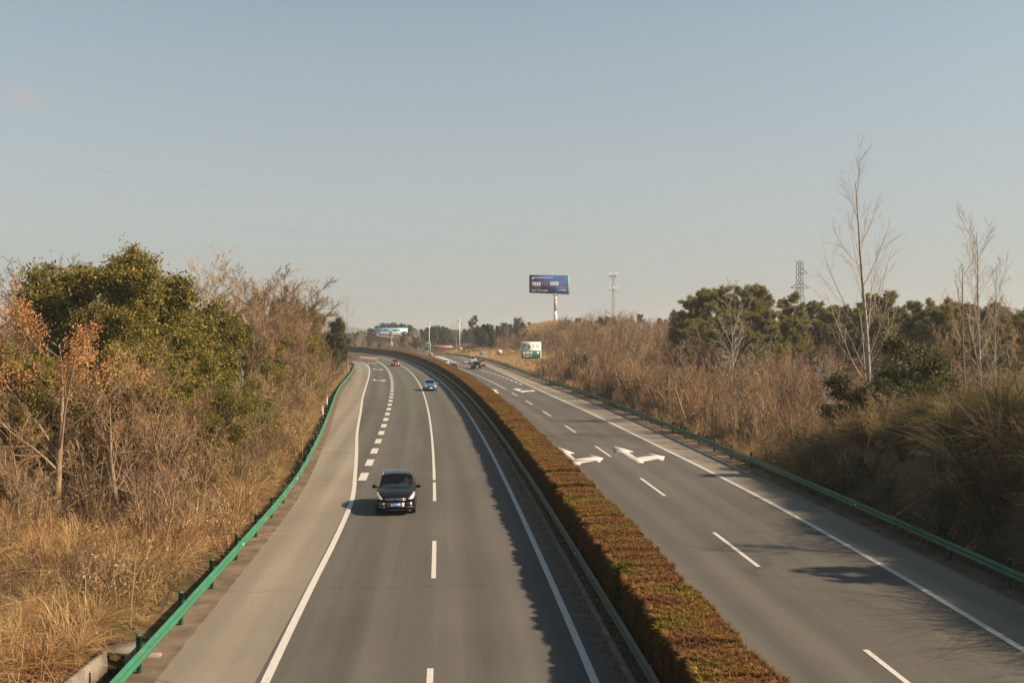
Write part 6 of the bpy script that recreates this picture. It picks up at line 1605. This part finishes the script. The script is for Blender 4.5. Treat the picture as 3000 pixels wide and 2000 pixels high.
k = Geo(); add_sphere(k, (0, 0, 0), (1, 1, 1), 14, 9); v = np.concatenate(k.v); v *= (1 + .16 * np.sin(v[:, :1] * 4 + 1) + .12 * np.sin(v[:, 1:2] * 5) + .1 * np.sin(v[:, 2:] * 6)); g.add(v * np.array([.72, .6, .5]), np.concatenate(k.q))
M['boulder'] = plain('boulder', (.24, .19, .14), .9, var=.35, scale=1.6, bump=.5)
tag(obj('boulder', g.mesh('boulder', True), M['boulder'], loc=(p.x, p.y, .42)), 'beige boulder beside the small green exit sign', 'boulder')
M['barrier_red'] = plain('barrier_red', (.40, .10, .08), .55, var=.15); 
a, b = gnd(1102, 1058.2), gnd(1056, 1053.0); nb = 12
for i in range(nb):
    q = a + (b - a) * (i / (nb - 1)); d = (b - a).normalized(); ang = math.atan2(d.y, d.x)
    nth = 'end' if i == 0 else 'far end' if i == nb - 1 else None
    ordn = ('first', 'second', 'third', 'fourth', 'fifth', 'sixth', 'seventh', 'eighth', 'ninth', 'tenth', 'eleventh', 'twelfth')[i]
    t = thing('traffic_barrier', f'red and white traffic barrier, {ordn} from the right in the row on the left gore', 'barrier', (q.x, q.y, .008), ang, 'red and white barriers on the left gore')
    wl_ = (b - a).length / nb * .94
    obj('frame', Geo().box((0, 0, .95), (wl_, .06, .09)).box((0, 0, .28), (wl_, .06, .09)), M['barrier_red'], t)
    for k in range(5): obj('bar', Geo().box((-wl_ / 2 + wl_ * (k + .5) / 5, 0, .6), (.13, .05, .7)), M['barrier_red' if k % 2 else 'sign_white'], t)
    for x in (-wl_ * .42, wl_ * .42): obj('foot', Geo().box((x, 0, .07), (.1, .5, .14)).box((x, 0, .3), (.07, .07, .5)), M['barrier_red'], t)
# delineators stuck behind the left guardrail, white house in the trees, concrete drain by the near rail
for i, (px, py, lab) in enumerate(((956, 1212, 'white pointed delineator behind the left guardrail, nearer of two'), (967, 1182, 'white pointed delineator behind the left guardrail, farther of two'))):
    q = gnd(px, py, .3); g = Geo(); g.lathe([(.07, 0), (.07, .8), (.045, 1.0), (.005, 1.25)], 10); tag(obj('delineator', g.mesh('delineator', True), M['white'], loc=(q.x - .35, q.y, gz(q.x - .35, q.y) - .1)), lab, 'marker post')
Yh = 190.0; p = at(2745, 1062, Yh); zg = gz(p.x, p.y)
t = thing('white_house', 'white house wall glimpsed behind the evergreen bush on the right', 'house', (p.x, p.y, zg - .3), .35)
hz = at(2745, 1040, Yh).z - zg
obj('wall', Geo().box((0, 0, hz / 2), (5.2, 6, hz)), M['white'], t); g = Geo(); g.prism([(-2.9, 0), (2.9, 0), (0, 1.5)], -3.4, 3.4, Matrix.Translation((0, 0, hz)) @ FACE); obj('roof', g, M['grey_post'], t)
for x in (-1.2, 1.2):
    wdw = obj('window', Geo().box((x, -3.02, hz * .55), (.9, .08, 1.1)), M['black'], t)
t = thing('drain_inlet', 'broken concrete drain inlet beside the near left guardrail', 'drain', (-9.9, 24.5, -.25))
g = Geo(); g.box((-.55, 0, .05), (.18, 2.6, .7)); g.box((.45, 1.2, .05), (.9, .16, .6)); obj('wall', g, M['concrete'], t)
g = Geo(); g.box((-.1, 1.6, .36), (1.3, .9, .07)); obj('cover_slab', g, M['concrete'], t)

g = Geo(); r = np.random.default_rng(77)
for k in range(12):
    y = r.uniform(22, 120); side = r.random() < .7
    x = float(L_rail(y)) + r.uniform(.4, 2.6) if side else float(L_rail(y)) - r.uniform(.4, 1.8)
    sz = r.uniform(.01, .025); a = r.uniform(0, 6); z = .012 if side else gz(x, y) + .15
    g.prism([(sz * math.cos(a + b) * q, sz * math.sin(a + b) * q) for b, q in ((0, 1.4), (1.5, .6), (3, 1.2), (4.6, .7))], 0, .012, Matrix.Translation((x, y, z)))
tag(obj('litter', g, M['white']), 'scraps of pale litter along the left shoulder', 'litter', kind='stuff')

# ------------------------------------------------------------------ winter haze
g = Geo(); g.box((0, 0, 22), (17000, 17000, 84))
mh, nt, out = newmat('haze')
vol = nt.nodes.new('ShaderNodeVolumePrincipled')
vol.inputs['Color'].default_value = (.66, .72, .78, 1)
vol.inputs['Density'].default_value = .00036
vol.inputs['Anisotropy'].default_value = .2
nt.links.new(vol.outputs[0], out.inputs['Volume'])
tag(obj('haze', g, mh), 'thin pale winter haze in the air', 'haze', kind='stuff')
